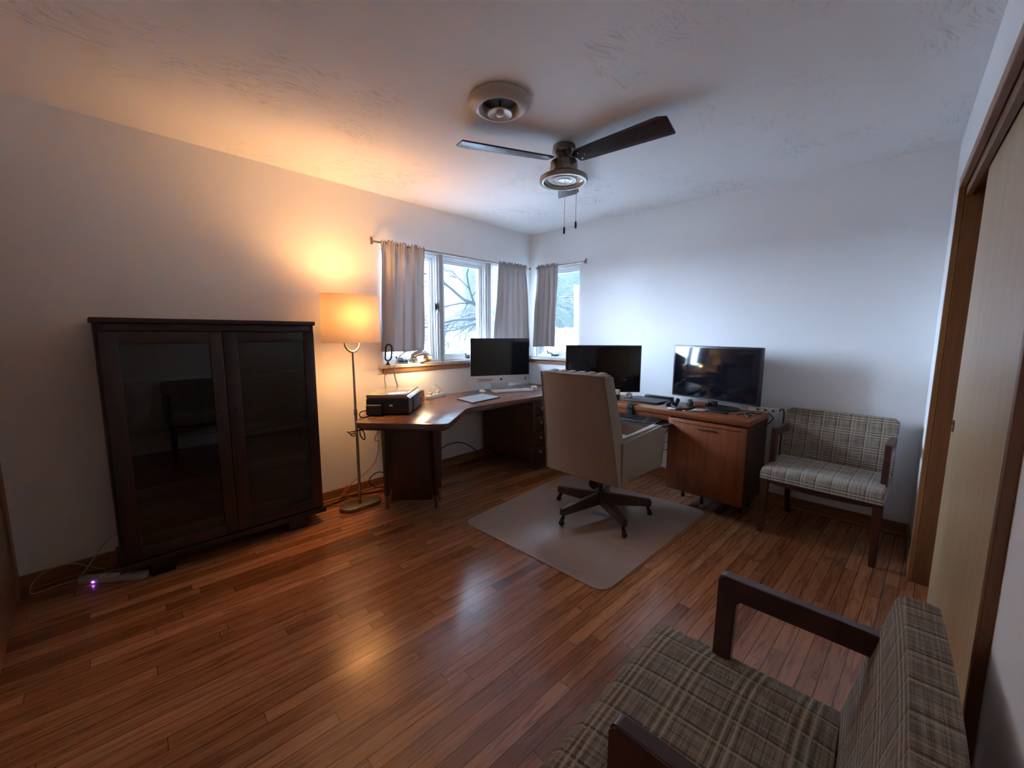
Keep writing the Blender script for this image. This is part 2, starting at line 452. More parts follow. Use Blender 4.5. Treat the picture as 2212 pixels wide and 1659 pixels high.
# ------------------------------------------------------------------ room shell
H = 2.44; XW = -3.987; YS = -3.325; T = .15
WZ0, WZ1 = 1.055, 2.045           # window opening heights
AX0, AX1 = -1.905, -.10           # north opening
BY0, BY1 = -.70, -.10             # east opening
XE = -4.6; YE = -4.2
bm = newbm(); bx(bm, XW - T, T, YS - .9, T, -.10, 0); floor = struct('floor', bm, M['floor'])
floor['label'] = 'glossy oak strip floor'
bm = newbm(); bx(bm, XW - T, T, YS - .9, T, H, H + .1); struct('ceiling', bm, M['ceiling'])
def holed(name, boxes):
    bm = newbm()
    for b in boxes: bx(bm, *b)
    return struct(name, bm, M['wall'])
holed('wall_north', [(XW - T, AX0, 0, T, 0, H), (AX0, AX1, 0, T, 0, WZ0), (AX0, AX1, 0, T, WZ1, H), (AX1, 0, 0, T, 0, H)])
holed('wall_east', [(0, T, YS - .9, BY0, 0, H), (0, T, BY0, BY1, 0, WZ0), (0, T, BY0, BY1, WZ1, H), (0, T, BY1, T, 0, H)])
# closet opening in the south wall
CX0, CX1, CZ = -2.58, -.655, 2.06
holed('wall_south', [(CX1 + .0, 0, YS - .12, YS, 0, H), (CX0, CX1, YS - .12, YS, CZ, H), (XW - T, CX0, YS - .12, YS, 0, H)])
bm = newbm(); bx(bm, CX0 - .05, CX1 + .05, YS - .75, YS - .70, 0, H); bx(bm, CX0 - .10, CX0 - .05, YS - .7, YS - .12, 0, H); bx(bm, CX1 + .05, CX1 + .1, YS - .7, YS - .12, 0, H)
struct('wall_closet', bm, M['closet_dark'])
holed('wall_west', [(XW - T, XW, YS - T, T, 0, H)])

# baseboards
bm = newbm(); bx(bm, XW, 0, -.014, 0, 0, .085, .003); bx(bm, XW, 0, -.026, -.0, 0, .018, .006); struct('baseboard_north', bm, M['trim_x'])
bm = newbm(); bx(bm, -.014, 0, YS, 0, 0, .085, .003); bx(bm, -.026, 0, YS, 0, 0, .018, .006); struct('baseboard_east', bm, M['trim_y'])
bm = newbm(); bx(bm, CX1 + .01, 0, YS, YS + .014, 0, .085, .003); struct('baseboard_south', bm, M['trim_x'])

# closet casing, jamb, head track and two bypass doors
tr = sthing('trim_1')
CY = YS + .018
bm = newbm(); bx(bm, CX1 - .022, CX1 + .0, YS - .005, CY, 0, CZ + .015, .003); struct('casing_edge', bm, M['trim_z'], tr)
bm = newbm(); bx(bm, CX1 - .022, CX1 - .003, YS - .118, YS - .006, 0, CZ - .03, .002); struct('jamb', bm, M['jamb'], tr)
bm = newbm(); bx(bm, CX0, CX1, YS - .005, CY, CZ - .03, CZ + .015, .003); struct('head_casing', bm, M['trim_x'], tr)
bm = newbm(); bx(bm, CX0, CX1 - .022, YS - .03, YS - .008, CZ - .075, CZ - .03, .002); bx(bm, CX0, CX1 - .022, YS - .118, YS - .03, CZ - .04, CZ - .02); struct('head_track', bm, M['jamb'], tr)
bm = newbm(); bx(bm, CX0, CX0 + .022, YS - .118, CY, 0, CZ + .015, .003); struct('jamb', bm, M['jamb'], tr)
d1 = sthing('door_1')
bm = newbm(); bx(bm, -1.75, CX1 - .024, YS - .112, YS - .078, .012, CZ - .045, .002); struct('door_panel', bm, M['birch'], d1)
d2 = sthing('door_2')
bm = newbm(); bx(bm, CX0 + .024, -1.10, YS - .068, YS - .034, .012, CZ - .045, .002); struct('door_panel', bm, M['birch'], d2)
bm = newbm(); lathe(bm, [(.0, 0), (.026, 0), (.026, .004), (.020, .004), (.018, .001), (0, .001)], 24, (-1.17, YS - .034, .95), Matrix.Rotation(-pi / 2, 3, 'X'), False); struct('finger_pull', bm, M['brass'], d2)

# door at the left edge of the picture
t4 = sthing('trim_2')
bm = newbm(); bx(bm, XW, XW + .02, -.115, -.035, 0, 2.08, .003); struct('casing_edge', bm, M['trim_z'], t4)
bm = newbm(); bx(bm, XW, XW + .02, -.95, -.035, 2.08, 2.15, .003); struct('head_casing', bm, M['trim_y'], t4)
bm = newbm(); bx(bm, XW, XW + .02, -.95, -.875, 0, 2.08, .003); struct('casing_edge', bm, M['trim_z'], t4)
d3 = sthing('door_3')
bm = newbm(); bx(bm, XW, XW + .012, -.875, -.115, .01, 2.08); struct('door_panel', bm, M['door_left'], d3)
bm = newbm(); lathe(bm, [(0, 0), (.028, 0), (.028, .006), (.012, .01), (.012, .035), (.026, .045), (.028, .06), (.018, .072), (0, .074)], 20, (XW + .012, -.80, .95), Matrix.Rotation(pi / 2, 3, 'Y')); struct('door_handle', bm, M['brass'], d3)

# ------------------------------------------------------------------ windows
def window(name, u0, u1, wall, crank_u=None, latch=None):
    """casement between u0 and u1 along its wall; wall 'n' lies on y=0, 'e' on x=0"""
    w = sthing(name)
    def B(bm, a, b, d0, d1, z0, z1, bev=.002):
        if wall == 'n': bx(bm, a, b, d0, d1, z0, z1, bev)
        else: bx(bm, d0, d1, a, b, z0, z1, bev)
    def ring(bm, a, b, z0, z1, wd, d0, d1):
        B(bm, a, a + wd, d0, d1, z0, z1); B(bm, b - wd, b, d0, d1, z0, z1)
        B(bm, a + wd, b - wd, d0, d1, z0, z0 + wd); B(bm, a + wd, b - wd, d0, d1, z1 - wd, z1)
    bm = newbm(); ring(bm, u0, u1, WZ0, WZ1, .018, .012, .118)
    ring(bm, u0 + .018, u1 - .018, WZ0 + .018, WZ1 - .018, .012, .030, .112)
    struct('window_frame', bm, M['white_frame'], w)
    bm = newbm(); ring(bm, u0 + .031, u1 - .031, WZ0 + .031, WZ1 - .031, .022, .050, .100)
    ring(bm, u0 + .053, u1 - .053, WZ0 + .053, WZ1 - .053, .012, .060, .095)
    struct('sash', bm, M['white_frame'], w)
    bm = newbm(); B(bm, u0 + .062, u1 - .062, .076, .082, WZ0 + .062, WZ1 - .062, 0)
    struct('pane', bm, M['pane'], w)
    if crank_u is not None:
        bm = newbm(); B(bm, crank_u - .045, crank_u + .045, .006, .045, WZ0 + .012, WZ0 + .034, .004)
        p = [(crank_u - .01, -.004, WZ0 + .03), (crank_u - .03, -.012, WZ0 + .045), (crank_u - .07, -.014, WZ0 + .045), (crank_u - .085, -.014, WZ0 + .07)]
        if wall == 'e': p = [(crank_u + .01, -.004, WZ0 + .03), (crank_u + .03, -.012, WZ0 + .045), (crank_u + .07, -.014, WZ0 + .05), (crank_u + .085, -.014, WZ0 + .075)]; p = [(b, a, c) for a, b, c in p]
        tube(bm, smoothpts(p), .006, 6)
        struct('crank', bm, M['black_metal'], w, smooth=40)
    if latch is not None:
        bm = newbm(); B(bm, latch - .004, latch + .008, .004, .03, 1.535, 1.60, .002); B(bm, latch - .022, latch - .012, .008, .03, 1.545, 1.59, .002)
        B(bm, latch - .002, latch + .006, -.012, .006, 1.50, 1.57, .002)
        struct('latch', bm, M['black_metal'], w)
    return w
window('window_1', AX0, -1.305, 'n', -1.70, -1.325)
window('window_2', -1.262, -.686, 'n', -.92)
window('window_3', -.636, AX1, 'n', -.35)
window('window_4', BY0, BY1, 'e', -.36)
for i, (a, b) in enumerate(((-1.305, -1.262), (-.686, -.636))):
    bm = newbm(); bx(bm, a, b, -.004, T - .02, WZ0, WZ1, .002); struct('trim_%d' % (3 + i), bm, M['post'])
t5 = sthing('trim_5')
bm = newbm(); prism(bm, [(AX0 - .045, .05), (AX0 - .045, -.055), (-.055, -.055), (-.055, BY0 - .04), (.05, BY0 - .04), (.05, .05)], WZ0 - .028, WZ0, .004); struct('sill', bm, M['sill'], t5)
bm = newbm(); bx(bm, AX0 - .005, -.02, -.022, -.0005, WZ0 - .072, WZ0 - .028, .004); struct('apron', bm, M['trim_x'], t5)
bm = newbm(); bx(bm, -.022, -.0005, BY0 - .0, -.02, WZ0 - .072, WZ0 - .028, .004); struct('apron', bm, M['trim_y'], t5)

# portals let the daylight through the openings be sampled well
def portal(loc, rot, sx, sy):
    l = bpy.data.lights.new('daylight_opening', 'AREA'); l.shape = 'RECTANGLE'; l.size = sx; l.size_y = sy
    l.cycles.is_portal = True
    o = bpy.data.objects.new('daylight_opening', l); COL.objects.link(o); o.location = loc; o.rotation_euler = rot
portal(((AX0 + AX1) / 2, T + .01, (WZ0 + WZ1) / 2), (-pi / 2, 0, 0), AX1 - AX0, WZ1 - WZ0)
portal((T + .01, (BY0 + BY1) / 2, (WZ0 + WZ1) / 2), (pi / 2, 0, pi / 2), BY1 - BY0, WZ1 - WZ0)

# ------------------------------------------------------------------ curtains
def curtain(name, label, wall, top, bot, folds, seed, zt=2.068, zb=1.17, amp=.026, back=0.0, rodd=.06):
    rnd = random.Random(seed); ph = [rnd.random() * 6.28 for _ in range(6)]
    def fn(u, v):
        uu = top[0] + (top[1] - top[0]) * u; ub = bot[0] + (bot[1] - bot[0]) * u
        s = v ** .8
        a = uu + (ub - uu) * s
        z = zt + (zb - zt) * v
        k = amp * (.45 + .75 * v)
        d = k * (sin(u * folds * 2 * pi + ph[0] + .6 * v + .9 * sin(u * 5 + ph[2])) * .85 + .32 * sin(u * folds * 4.3 * pi + ph[1] + 1.3 * v) + .25 * sin(u * folds * 1.1 * pi + ph[2]))
        if v < .10:
            q = (1 - v / .10)
            d += .010 * q * sin(u * folds * 9 * pi + ph[3]); z += .010 * q * sin(u * folds * 7.3 * pi + ph[4])
            if .03 < v < .09: d *= .45
        d += .004 * sin(v * 9 + u * 7 + ph[5])
        a += .006 * sin(v * 5 + ph[4]) * (u - .5) + .012 * cos(u * folds * 2 * pi + ph[0]) * v
        z += .008 * sin(u * 3 + ph[1]) * v
        dd = -rodd - d - .012 + back * v * v
        return (a, dd, z) if wall == 'n' else (dd, a, z)
    bm = newbm(); grid(bm, fn, 110, 46)
    o = obj(name, bm, M['curtain'], None, 180)
    sm = o.modifiers.new('cloth_thickness', 'SOLIDIFY'); sm.thickness = .002
    tag(o, label, 'curtain', None)
    return o
curtain('curtain', 'wide grey curtain at the left end of the rod, behind the desk lamp', 'n', (-1.925, -1.500), (-1.93, -1.50), 4.2, 3, amp=.022, back=.040)
curtain('curtain', 'grey curtain left of the wall corner, above the silver all-in-one computer', 'n', (-.585, -.150), (-.65, -.075), 5.2, 11, amp=.022)
curtain('curtain', 'narrow grey curtain right of the wall corner on the short rod', 'e', (-.165, -.450), (-.115, -.445), 4.2, 23, amp=.020)
def rod(label, wall, a, b, brs):
    t = thing('curtain_rod', label, 'curtain rod', (0, 0, 0))
    def P(u, d, z): return (u, d, z) if wall == 'n' else (d, u, z)
    zr = 2.046
    bm = newbm(); tube(bm, [P(a, -.06, zr), P((a + b) / 2, -.06, zr)], .0075, 10); tube(bm, [P((a + b) / 2, -.06, zr), P(b, -.06, zr)], .006, 10); obj('rod', bm, M['nickel_dark'], t)
    for u in (a, b):
        bm = newbm(); s = -1 if u == a else 1
        tube(bm, [P(u, -.06, zr), P(u + s * .008, -.06, zr), P(u + s * .014, -.06, zr)], [.008, .014, .007], 10); obj('finial', bm, M['nickel_dark'], t)
    for u in brs:
        bm = newbm(); tube(bm, [P(u, -.001, zr + .02), P(u, -.03, zr), P(u, -.062, zr)], .006, 8); bx(bm, *( (u - .009, u + .009, -.006, -.0005) if wall == 'n' else (-.006, -.0005, u - .009, u + .009)), zr - .012, zr + .045, .002); obj('bracket', bm, M['nickel_dark'], t)
    return t
rod('long dark metal curtain rod above the three-part window', 'n', -1.975, -.085, (-1.965,))
rod('short metal curtain rod right of the corner above the single window', 'e', -.770, -.150, (-.755,))

# ------------------------------------------------------------------ bookcase
bc = thing('bookcase', 'low dark wooden bookcase with two glass doors against the left wall', 'bookcase', (-3.085, -.175, 0))
def L(x, y=None): return x
X0, X1, Y0, Y1 = -.517, .512, -.145, .155     # local extents
bm = newbm()
bx(bm, X0, X0 + .025, Y0 + .012, Y1, .11, 1.372); bx(bm, X1 - .025, X1, Y0 + .012, Y1, .11, 1.372)
bx(bm, X0 + .025, X1 - .025, Y1 - .012, Y1, .11, 1.372); bx(bm, X0 + .025, X1 - .025, Y0 + .02, Y1 - .012, .11, .135)
bx(bm, X0 + .025, X1 - .025, Y0 + .012, Y1 - .012, 1.33, 1.372, .001)
bx(bm, -.010, .014, Y0 + .022, Y1 - .012, .135, 1.33)
obj('body', bm, M['walnut_z'], bc)
bm = newbm(); bx(bm, X0 - .012, X1 + .008, Y0 - .012, Y1, 1.372, 1.398, .006); obj('top', bm, M['walnut_x'], bc)
bm = newbm(); bx(bm, X0 - .012, X1 + .012, Y0 - .014, Y1, .075, .112, .004); obj('plinth', bm, M['walnut_x'], bc)
for s in (-1, 1):
    for yy in (Y0 + .05, Y1 - .05):
        bm = newbm(); bx(bm, s * .34 - .055 if s > 0 else -.405, s * .34 + .055 if s > 0 else -.305, yy - .045, yy + .045, 0, .075, .003); obj('foot', bm, M['walnut_z'], bc)
def bdoor(x0, x1, g0, g1, kx):
    bm = newbm(); y0, y1 = Y0 - .010, Y0 + .011; z0, z1 = .120, 1.328
    bx(bm, x0, g0, y0, y1, z0, z1, .002); bx(bm, g1, x1, y0, y1, z0, z1, .002)
    bx(bm, g0, g1, y0, y1, z0, .182, .002); bx(bm, g0, g1, y0, y1, 1.265, z1, .002)
    d = obj('door', bm, M['walnut_z'], bc)
    bm = newbm(); bx(bm, g0 - .003, g1 + .003, Y0 - .002, Y0 + .001, .179, 1.268); obj('pane', bm, M['bookglass'], d)
    bm = newbm(); lathe(bm, [(0, 0), (.006, 0), (.006, .012), (.011, .016), (.010, .024), (0, .027)], 14, (kx, y0, .875), Matrix.Rotation(pi / 2, 3, 'X')); obj('knob', bm, M['walnut_x'], d)
bdoor(X0 + .012, -.001, -.435, -.062, -.034)
bdoor(.003, X1 - .006, .072, .440, .040)
for a, b, zs in ((X0 + .027, -.012, (1.045, .72, .40)), (.016, X1 - .027, (1.05, .70, .43))):
    for z in zs:
        bm = newbm(); bx(bm, a, b, Y0 + .03, Y1 - .014, z, z + .018, .002); obj('shelf', bm, M['shelfwood'], bc)

# white power strip and cords beside the bookcase
ps = thing('power_strip', 'white power strip with a violet light on the floor by the bookcase foot', 'power strip', (-3.635, -.205, 0), radians(-37))
bm = newbm(); bx(bm, -.155, .155, -.023, .023, .0, .034, .006); obj('housing', bm, M['offwhite'], ps)
for k in range(5):
    bm = newbm(); bx(bm, -.12 + k * .055, -.09 + k * .055, -.012, .012, .0335, .0355, .001); obj('socket', bm, M['white'], ps)
bm = newbm(); bx(bm, -.088, -.080, -.0265, -.022, .008, .014, .001); obj('indicator_light', bm, M['led'], ps, label='small violet lit indicator')
cable('power_cord', [(-3.598, -.03, .30), (-3.598, -.06, .211), (-3.637, -.07, .185), (-3.677, -.08, .141), (-3.708, -.09, .099), (-3.738, -.10, .058), (-3.765, -.11, .03), (-3.762, -.115, .016)], .0035, M['cord_white'], '', parent=ps)
cable('power_cord', [(-3.575, -.11, .012), (-3.641, -.10, .008), (-3.744, -.08, .008), (-3.83, -.075, .008), (-3.90, -.09, .008), (-3.935, -.08, .012), (-3.925, -.05, .05), (-3.883, -.045, .090), (-3.842, -.04, .098), (-3.78, -.04, .09), (-3.72, -.05, .05), (-3.66, -.07, .012)], .003, M['cord_white'], '', parent=ps)

# ------------------------------------------------------------------ floor lamp
fl = thing('floor_lamp', 'brushed metal floor lamp with a glowing oval cream shade', 'lamp', (-2.285, -.265, 0))
def stadium(cx, cy, lx, ly, n=16):
    r = ly / 2; h = lx / 2 - r; p = []
    for i in range(n + 1): a = -pi / 2 + pi * i / n; p.append((cx + h + r * cos(a), cy + r * sin(a)))
    for i in range(n + 1): a = pi / 2 + pi * i / n; p.append((cx - h + r * cos(a), cy + r * sin(a)))
    return p
bm = newbm(); prism(bm, stadium(.008, 0, .315, .155), 0, .028, .004); obj('base', bm, M['lampbase'], fl, 30)
bm = newbm(); tube(bm, [(0, -.01, .026), (0, -.005, .60), (0, 0, .72)], .0105, 14); obj('pole', bm, M['nickel'], fl)
bm = newbm(); tube(bm, [(0, 0, .715), (0, 0, .76)], .0135, 14); obj('collar', bm, M['chrome'], fl)
bm = newbm(); tube(bm, [(0, 0, .755), (0, 0, 1.185)], .0085, 14); obj('pole', bm, M['nickel'], fl)
bm = newbm(); tube(bm, smoothpts([(-.055, 0, 1.34), (-.055, 0, 1.25), (-.046, 0, 1.215), (-.022, 0, 1.192), (0, 0, 1.186), (.022, 0, 1.192), (.046, 0, 1.215), (.055, 0, 1.25), (.055, 0, 1.34)]), .0085, 10); obj('fork', bm, M['nickel'], fl)
bm = newbm(); N = 64; zs = (1.255, 1.595)
rings = []
for (rx, ry, z) in ((.214, .102, zs[0]), (.214, .102, zs[1]), (.211, .099, zs[1]), (.211, .099, zs[0])):
    rings.append([bm.verts.new((rx * cos(2 * pi * i / N) * (1.0), ry * sin(2 * pi * i / N), z)) for i in range(N)])
for a in range(4):
    A, B_ = rings[a], rings[(a + 1) % 4]
    for i in range(N): bm.faces.new((A[i], A[(i + 1) % N], B_[(i + 1) % N], B_[i]))
obj('lamp_shade', bm, M['shade'], fl)
for s in (-1, 1):
    bm = newbm(); lathe(bm, [(0, 0), (.012, .0), (.014, .03), (.028, .06), (.031, .085), (.022, .108), (0, .116)], 18, (s * .055, 0, 1.335)); obj('bulb', bm, M['bulb'], fl)
def lamp(name, loc, energy, col, r, kind='POINT', rot=None, spot=None):
    l = bpy.data.lights.new(name, kind); l.energy = energy; l.color = col; l.shadow_soft_size = r
    if spot: l.spot_size = spot; l.spot_blend = .5
    o = bpy.data.objects.new(name, l); COL.objects.link(o); o.location = loc
    if rot: o.rotation_euler = rot
    return o
lamp('floor_lamp_light', (-2.285, -.265, 1.45), 14, (1.0, .52, .19), .065)

# ------------------------------------------------------------------ left desk
dk = thing('desk', 'dark mahogany desk with a laminate top running under the corner windows', 'desk', (-1.3, -.4, 0))
ox, oy = -1.3, -.4
def sh(p): return [(x - ox, y - oy) for x, y in p]
top = [(-2.455, -.605), (-2.055, -1.078), (-1.61, -.738), (-1.50, -.722), (-.05, -.775), (-.05, -.03), (-2.03, -.03)]
bm = newbm(); prism(bm, rounded(sh(top), [.05, .07, .10, .06, 0, 0, .03]), .700, .736, .003); obj('top', bm, M['desk_top'], dk, 30)
bm = newbm(); prism(bm, rounded(sh([(-2.437, -.605), (-2.055, -1.055), (-1.615, -.718), (-1.50, -.702), (-.06, -.755), (-.06, -.04), (-2.03, -.04)]), [.05, .07, .10, .06, 0, 0, .03]), .684, .6995, .004); obj('edge_band', bm, M['desk_x'], dk, 30)
# slab pedestal with four metal tipped legs
a = Vector((-2.155, -.470)); b = Vector((-1.905, -.712)); d = (b - a).normalized(); nrm = Vector((-d.y, d.x))
if nrm.y < 0: nrm = -nrm
c0 = (a + b) / 2 + nrm * .075
ang = math.atan2(d.y, d.x); R3 = Matrix.Rotation(ang, 3, 'Z')
bm = newbm(); box(bm, (c0.x - ox, c0.y - oy, .375), (.30, .14, .618), R3, .003); ped = obj('pedestal', bm, M['desk_z'], dk)
bm = newbm(); box(bm, (a.x + d.x * .175 + nrm.x * .006 - ox, a.y + d.y * .175 + nrm.y * .006 - oy, .645), (.30, .012, .014), R3, .002); obj('rail', bm, M['desk_x'], ped)
for u in (0, 1):
    for w in (0, 1):
        p = a + (b - a) * u + nrm * (.0 + w * .15); q = p + d * (-.008 if u == 0 else .008)
        bm = newbm(); taper(bm, (p.x - ox, p.y - oy, .672), (q.x - ox, q.y - oy, .105), .058, .034, .004); lg = obj('leg', bm, M['desk_z'], dk)
        bm = newbm(); taper(bm, (q.x - ox, q.y - oy, .105), (q.x + d.x * (-.004 if u == 0 else .004) - ox, q.y - oy, 0), .030, .020, .004); obj('ferrule', bm, M['nickel_dark'], lg, label='dull metal leg tip')
# drawer pedestal
px0, px1, py0, py1 = -.805, -.36, -.742, -.06
bm = newbm(); bx(bm, px0 - ox, px1 - ox, py0 + .02 - oy, py1 - oy, .115, .6835, .003); obj('pedestal', bm, M['desk_z'], dk)
bm = newbm(); bx(bm, px0 - ox, px0 + .035 - ox, py0 - oy, py0 + .02 - oy, .115, .672, .002); obj('stile', bm, M['desk_z'], dk)
bm = newbm(); bx(bm, px1 - .035 - ox, px1 - ox, py0 - oy, py0 + .02 - oy, .115, .672, .002); obj('stile', bm, M['desk_z'], dk)
zz = [.125, .245, .400, .545, .665]
for z0, z1 in zip(zz, zz[1:]):
    bm = newbm(); bx(bm, px0 + .038 - ox, px1 - .038 - ox, py0 + .001 - oy, py0 + .02 - oy, z0 + .004, z1 - .004, .003); dr = obj('drawer', bm, M['desk_x'], dk)
    for kx in (-.70, -.46):
        bm = newbm(); lathe(bm, [(0, 0), (.008, 0), (.007, .010), (.017, .020), (.016, .026), (0, .029)], 16, (kx - ox, py0 + .001 - oy, (z0 + z1) / 2 + .012), Matrix.Rotation(pi / 2, 3, 'X')); obj('knob', bm, M['nickel'], dr, label='brushed metal knob')
for lx in (px0 + .10, px1 - .06):
    for ly in (py0 + .035, py1 - .05):
        bm = newbm(); lathe(bm, [(.012, 0), (.014, .05), (.026, .115)], 14, (lx - ox, ly - oy, 0)); obj('leg', bm, M['desk_z'], dk)

# ------------------------------------------------------------------ right desk return
RA = radians(-3.5)
rt = thing('desk_return', 'orange-brown wooden typing return with a single-door cabinet along the right wall', 'desk', (-.331, -1.655, 0), RA)
bm = newbm(); bx(bm, -.235, .235, -.84, .83, .702, .738, .003); obj('top', bm, M['return_y'], rt)
bm = newbm()
bx(bm, -.205, .225, -.835, -.815, .125, .7015); bx(bm, -.205, .225, -.300, -.280, .125, .7015); bx(bm, .210, .225, -.815, -.300, .125, .7015)
bx(bm, -.205, .210, -.815, -.300, .125, .145); bx(bm, -.205, -.185, -.815, -.300, .665, .7015)
obj('body', bm, M['return_side'], rt)
bm = newbm(); bx(bm, -.228, -.2055, -.832, -.283, .128, .688, .003); dd = obj('door', bm, M['return_z'], rt)
bm = newbm(); bx(bm, -.2335, -.2285, -.80, -.315, .664, .672, .001); obj('moulding', bm, M['return_y'], dd)
bm = newbm(); bx(bm, -.238, -.2283, -.640, -.500, .632, .640, .002); obj('handle', bm, M['return_side'], dd, label='dark recessed finger pull')
bm = newbm(); bx(bm, -.226, -.206, -.300, .83, .655, .7015, .002); obj('rail', bm, M['return_y'], rt)
for y, x in ((-.76, .0), (-.76, .18), (-.525, -.115), (-.33, .0), (-.33, .18)):
    if 1:
        bm = newbm(); lathe(bm, [(.015, 0), (.016, .030)], 14, (x, y, 0)); g = obj('glide', bm, M['offwhite'] if x < -.1 else M['black_metal'], rt, label='pale plastic floor glide' if x < -.1 else None)
        bm = newbm(); tube(bm, [(x, y, .030), (x, y, .126)], .011, 10); obj('stem', bm, M['black_metal'], g)
bm = newbm(); bx(bm, .195, .225, .78, .82, 0, .7015, .003); obj('leg', bm, M['return_side'], rt)
bm = newbm(); bx(bm, -.20, -.165, .78, .82, 0, .7015, .003); obj('leg', bm, M['return_side'], rt)

kt = thing('keyboard_tray', 'black sliding keyboard tray clamped under the front of the typing return', 'keyboard tray', (-.62, -1.655, .64), RA)
bm = newbm(); prism(bm, rounded([(-.125, -.30), (.16, -.30), (.16, .34), (-.125, .34)], [.07, .05, .05, .05], 8), -.012, 0, .004); obj('tray', bm, M['blackmatte'], kt)
bm = newbm(); bx(bm, .045, .075, .035, .095, .0, .085, .003); bx(bm, .045, .12, .035, .095, .099, .106, .002); bx(bm, .045, .052, .035, .095, .055, .106, .002); obj('clamp', bm, M['black_metal'], kt)
for y in (.05, .08):
    bm = newbm(); lathe(bm, [(0, 0), (.005, 0), (.005, .003), (0, .004)], 10, (.045, y, .085), Matrix.Rotation(-pi / 2, 3, 'Y')); obj('screw', bm, M['nickel'], kt)

def keyboard(name, label, loc, rotz, w, d, hh, mb, mk, cols=19, rows=6, group=None):
    """keyboard: local x = width, y = depth"""
    t = thing(name, label, 'keyboard', loc, rotz)
    bm = newbm()
    vs = bx(bm, -w / 2, w / 2, -d / 2, d / 2, 0, hh, .003)
    for v in vs:
        if v.co.z > hh * .5: v.co.z += (v.co.y + d / 2) / d * hh * .8
    obj('body', bm, mb, t)
    bm = newbm(); kw = (w - .02) / cols; kd = (d - .025) / rows
    for r in range(rows):
        c = 0
        while c < cols:
            span = 1
            if r == 0 and c == 4: span = 6
            if c in (14, ) : c += 1; continue
            x0 = -w / 2 + .01 + c * kw; x1 = x0 + kw * span; y0 = -d / 2 + .012 + r * kd; zt = hh + ((y0 + d / 2) / d) * hh * .8
            bx(bm, x0 + .0012, x1 - .0012, y0 + .0012, y0 + kd - .0012, zt, zt + .006)
            c += span
    o = obj('keys', bm, mk, t); o['kind'] = 'stuff'
    return t
keyboard('keyboard', 'black computer keyboard on the sliding tray under the typing return', (-.655, -1.665, .640), radians(-93.5 + 5), .44, .155, .015, M['darkgrey'], M['black'])

# chair mat
bm = newbm(); prism(bm, rounded([(-1.905, -1.04), (-1.914, -2.177), (-.522, -2.232), (-.60, -1.00)], .09, 8), .001, .005, .001)
cm = obj('chair_mat', bm, mat_chairmat()); tag(cm, 'translucent grey plastic mat on the floor under the office chair', 'chair mat')

# ------------------------------------------------------------------ office chair
oc = thing('office_chair', 'high-backed cream swivel chair with its back to the camera', 'office chair', (-1.125, -1.672, 0), radians(-91))
# local +y = facing direction (world +x)
Wb, Wt = .296, .252
def shell(u, v, t):
    """back shell: u -1..1 across, v 0..1 up; t=0 outer (rear) skin"""
    w = Wb + (Wt - Wb) * v
    return w
zb, zt = .36, 1.075
def backy(z): return -.272 - .135 * max(0, (z - zb) / (zt - zb)) ** 1.15
bm = newbm()
nv, loops = 16, []
for j in range(nv + 1):
    v = j / nv; z = zb + (zt - zb) * v; w = Wb + (Wt - Wb) * v; y = backy(z)
    th = .13 if v < .9 else .13 - .02 * ((v - .9) / .1)
    wing = .125 - .03 * v if v > .38 else .125
    prof = [(-w, y + wing), (-w - .002, y + .05), (-w + .004, y + .008), (-w + .02, y), (0, y - .006), (w - .02, y), (w - .004, y + .008), (w + .002, y + .05), (w, y + wing), (w - .015, y + wing + .012), (w - .05, y + wing), (w - .065, y + .095), (0, y + .09), (-w + .065, y + .095), (-w + .05, y + wing), (-w + .015, y + wing + .012)]
    loops.append([bm.verts.new((px, py, z + (.012 * (1 - ((abs(px) / w) ** 2)) * 0 if v == 1 else 0))) for px, py in prof])
n = len(loops[0])
for A, B_ in zip(loops, loops[1:]):
    for i in range(n): bm.faces.new((A[i], A[(i + 1) % n], B_[(i + 1) % n], B_[i]))
bm.faces.new(loops[0][::-1]); bm.faces.new(loops[-1])
es = [e for e in bm.edges if all(abs(v.co.z - zt) < 1e-5 for v in e.verts)]
bmesh.ops.bevel(bm, geom=es, offset=.012, segments=3, affect='EDGES')
obj('backrest', bm, M['upholstery'], oc, 50)
# channelled top roll and inside cushion
for k in range(6):
    w = (2 * (Wt - .03)) / 6; x = -(Wt - .03) + w * (k + .5)
    bm = newbm(); pts = []
    for j in range(13):
        z = .56 + (zt - .006 - .56) * j / 12; pts.append((x, backy(z) + .105, z))
    pts += [(x, backy(zt) + .088, zt + .004), (x, backy(zt) + .050, zt - .002), (x, backy(zt) + .028, zt - .008)]
    tube(bm, pts, [w * .50] * 13 + [w * .46, w * .42, w * .30], 12, flat=.28); obj('cushion_channel', bm, M['upholstery'], oc, 60)
# piping along the rear edges
bm = newbm()
for s in (-1, 1):
    tube(bm, [(s * ((Wb + (Wt - Wb) * j / 12) - .007), backy(zb + (zt - zb) * j / 12) + .003, zb + (zt - zb) * j / 12) for j in range(13)], .0035, 6)
tube(bm, [(-Wt + .008, backy(zt) + .002, zt - .006), (0, backy(zt) - .005, zt - .006), (Wt - .008, backy(zt) + .002, zt - .006)], .0035, 6)
obj('piping', bm, M['piping'], oc)
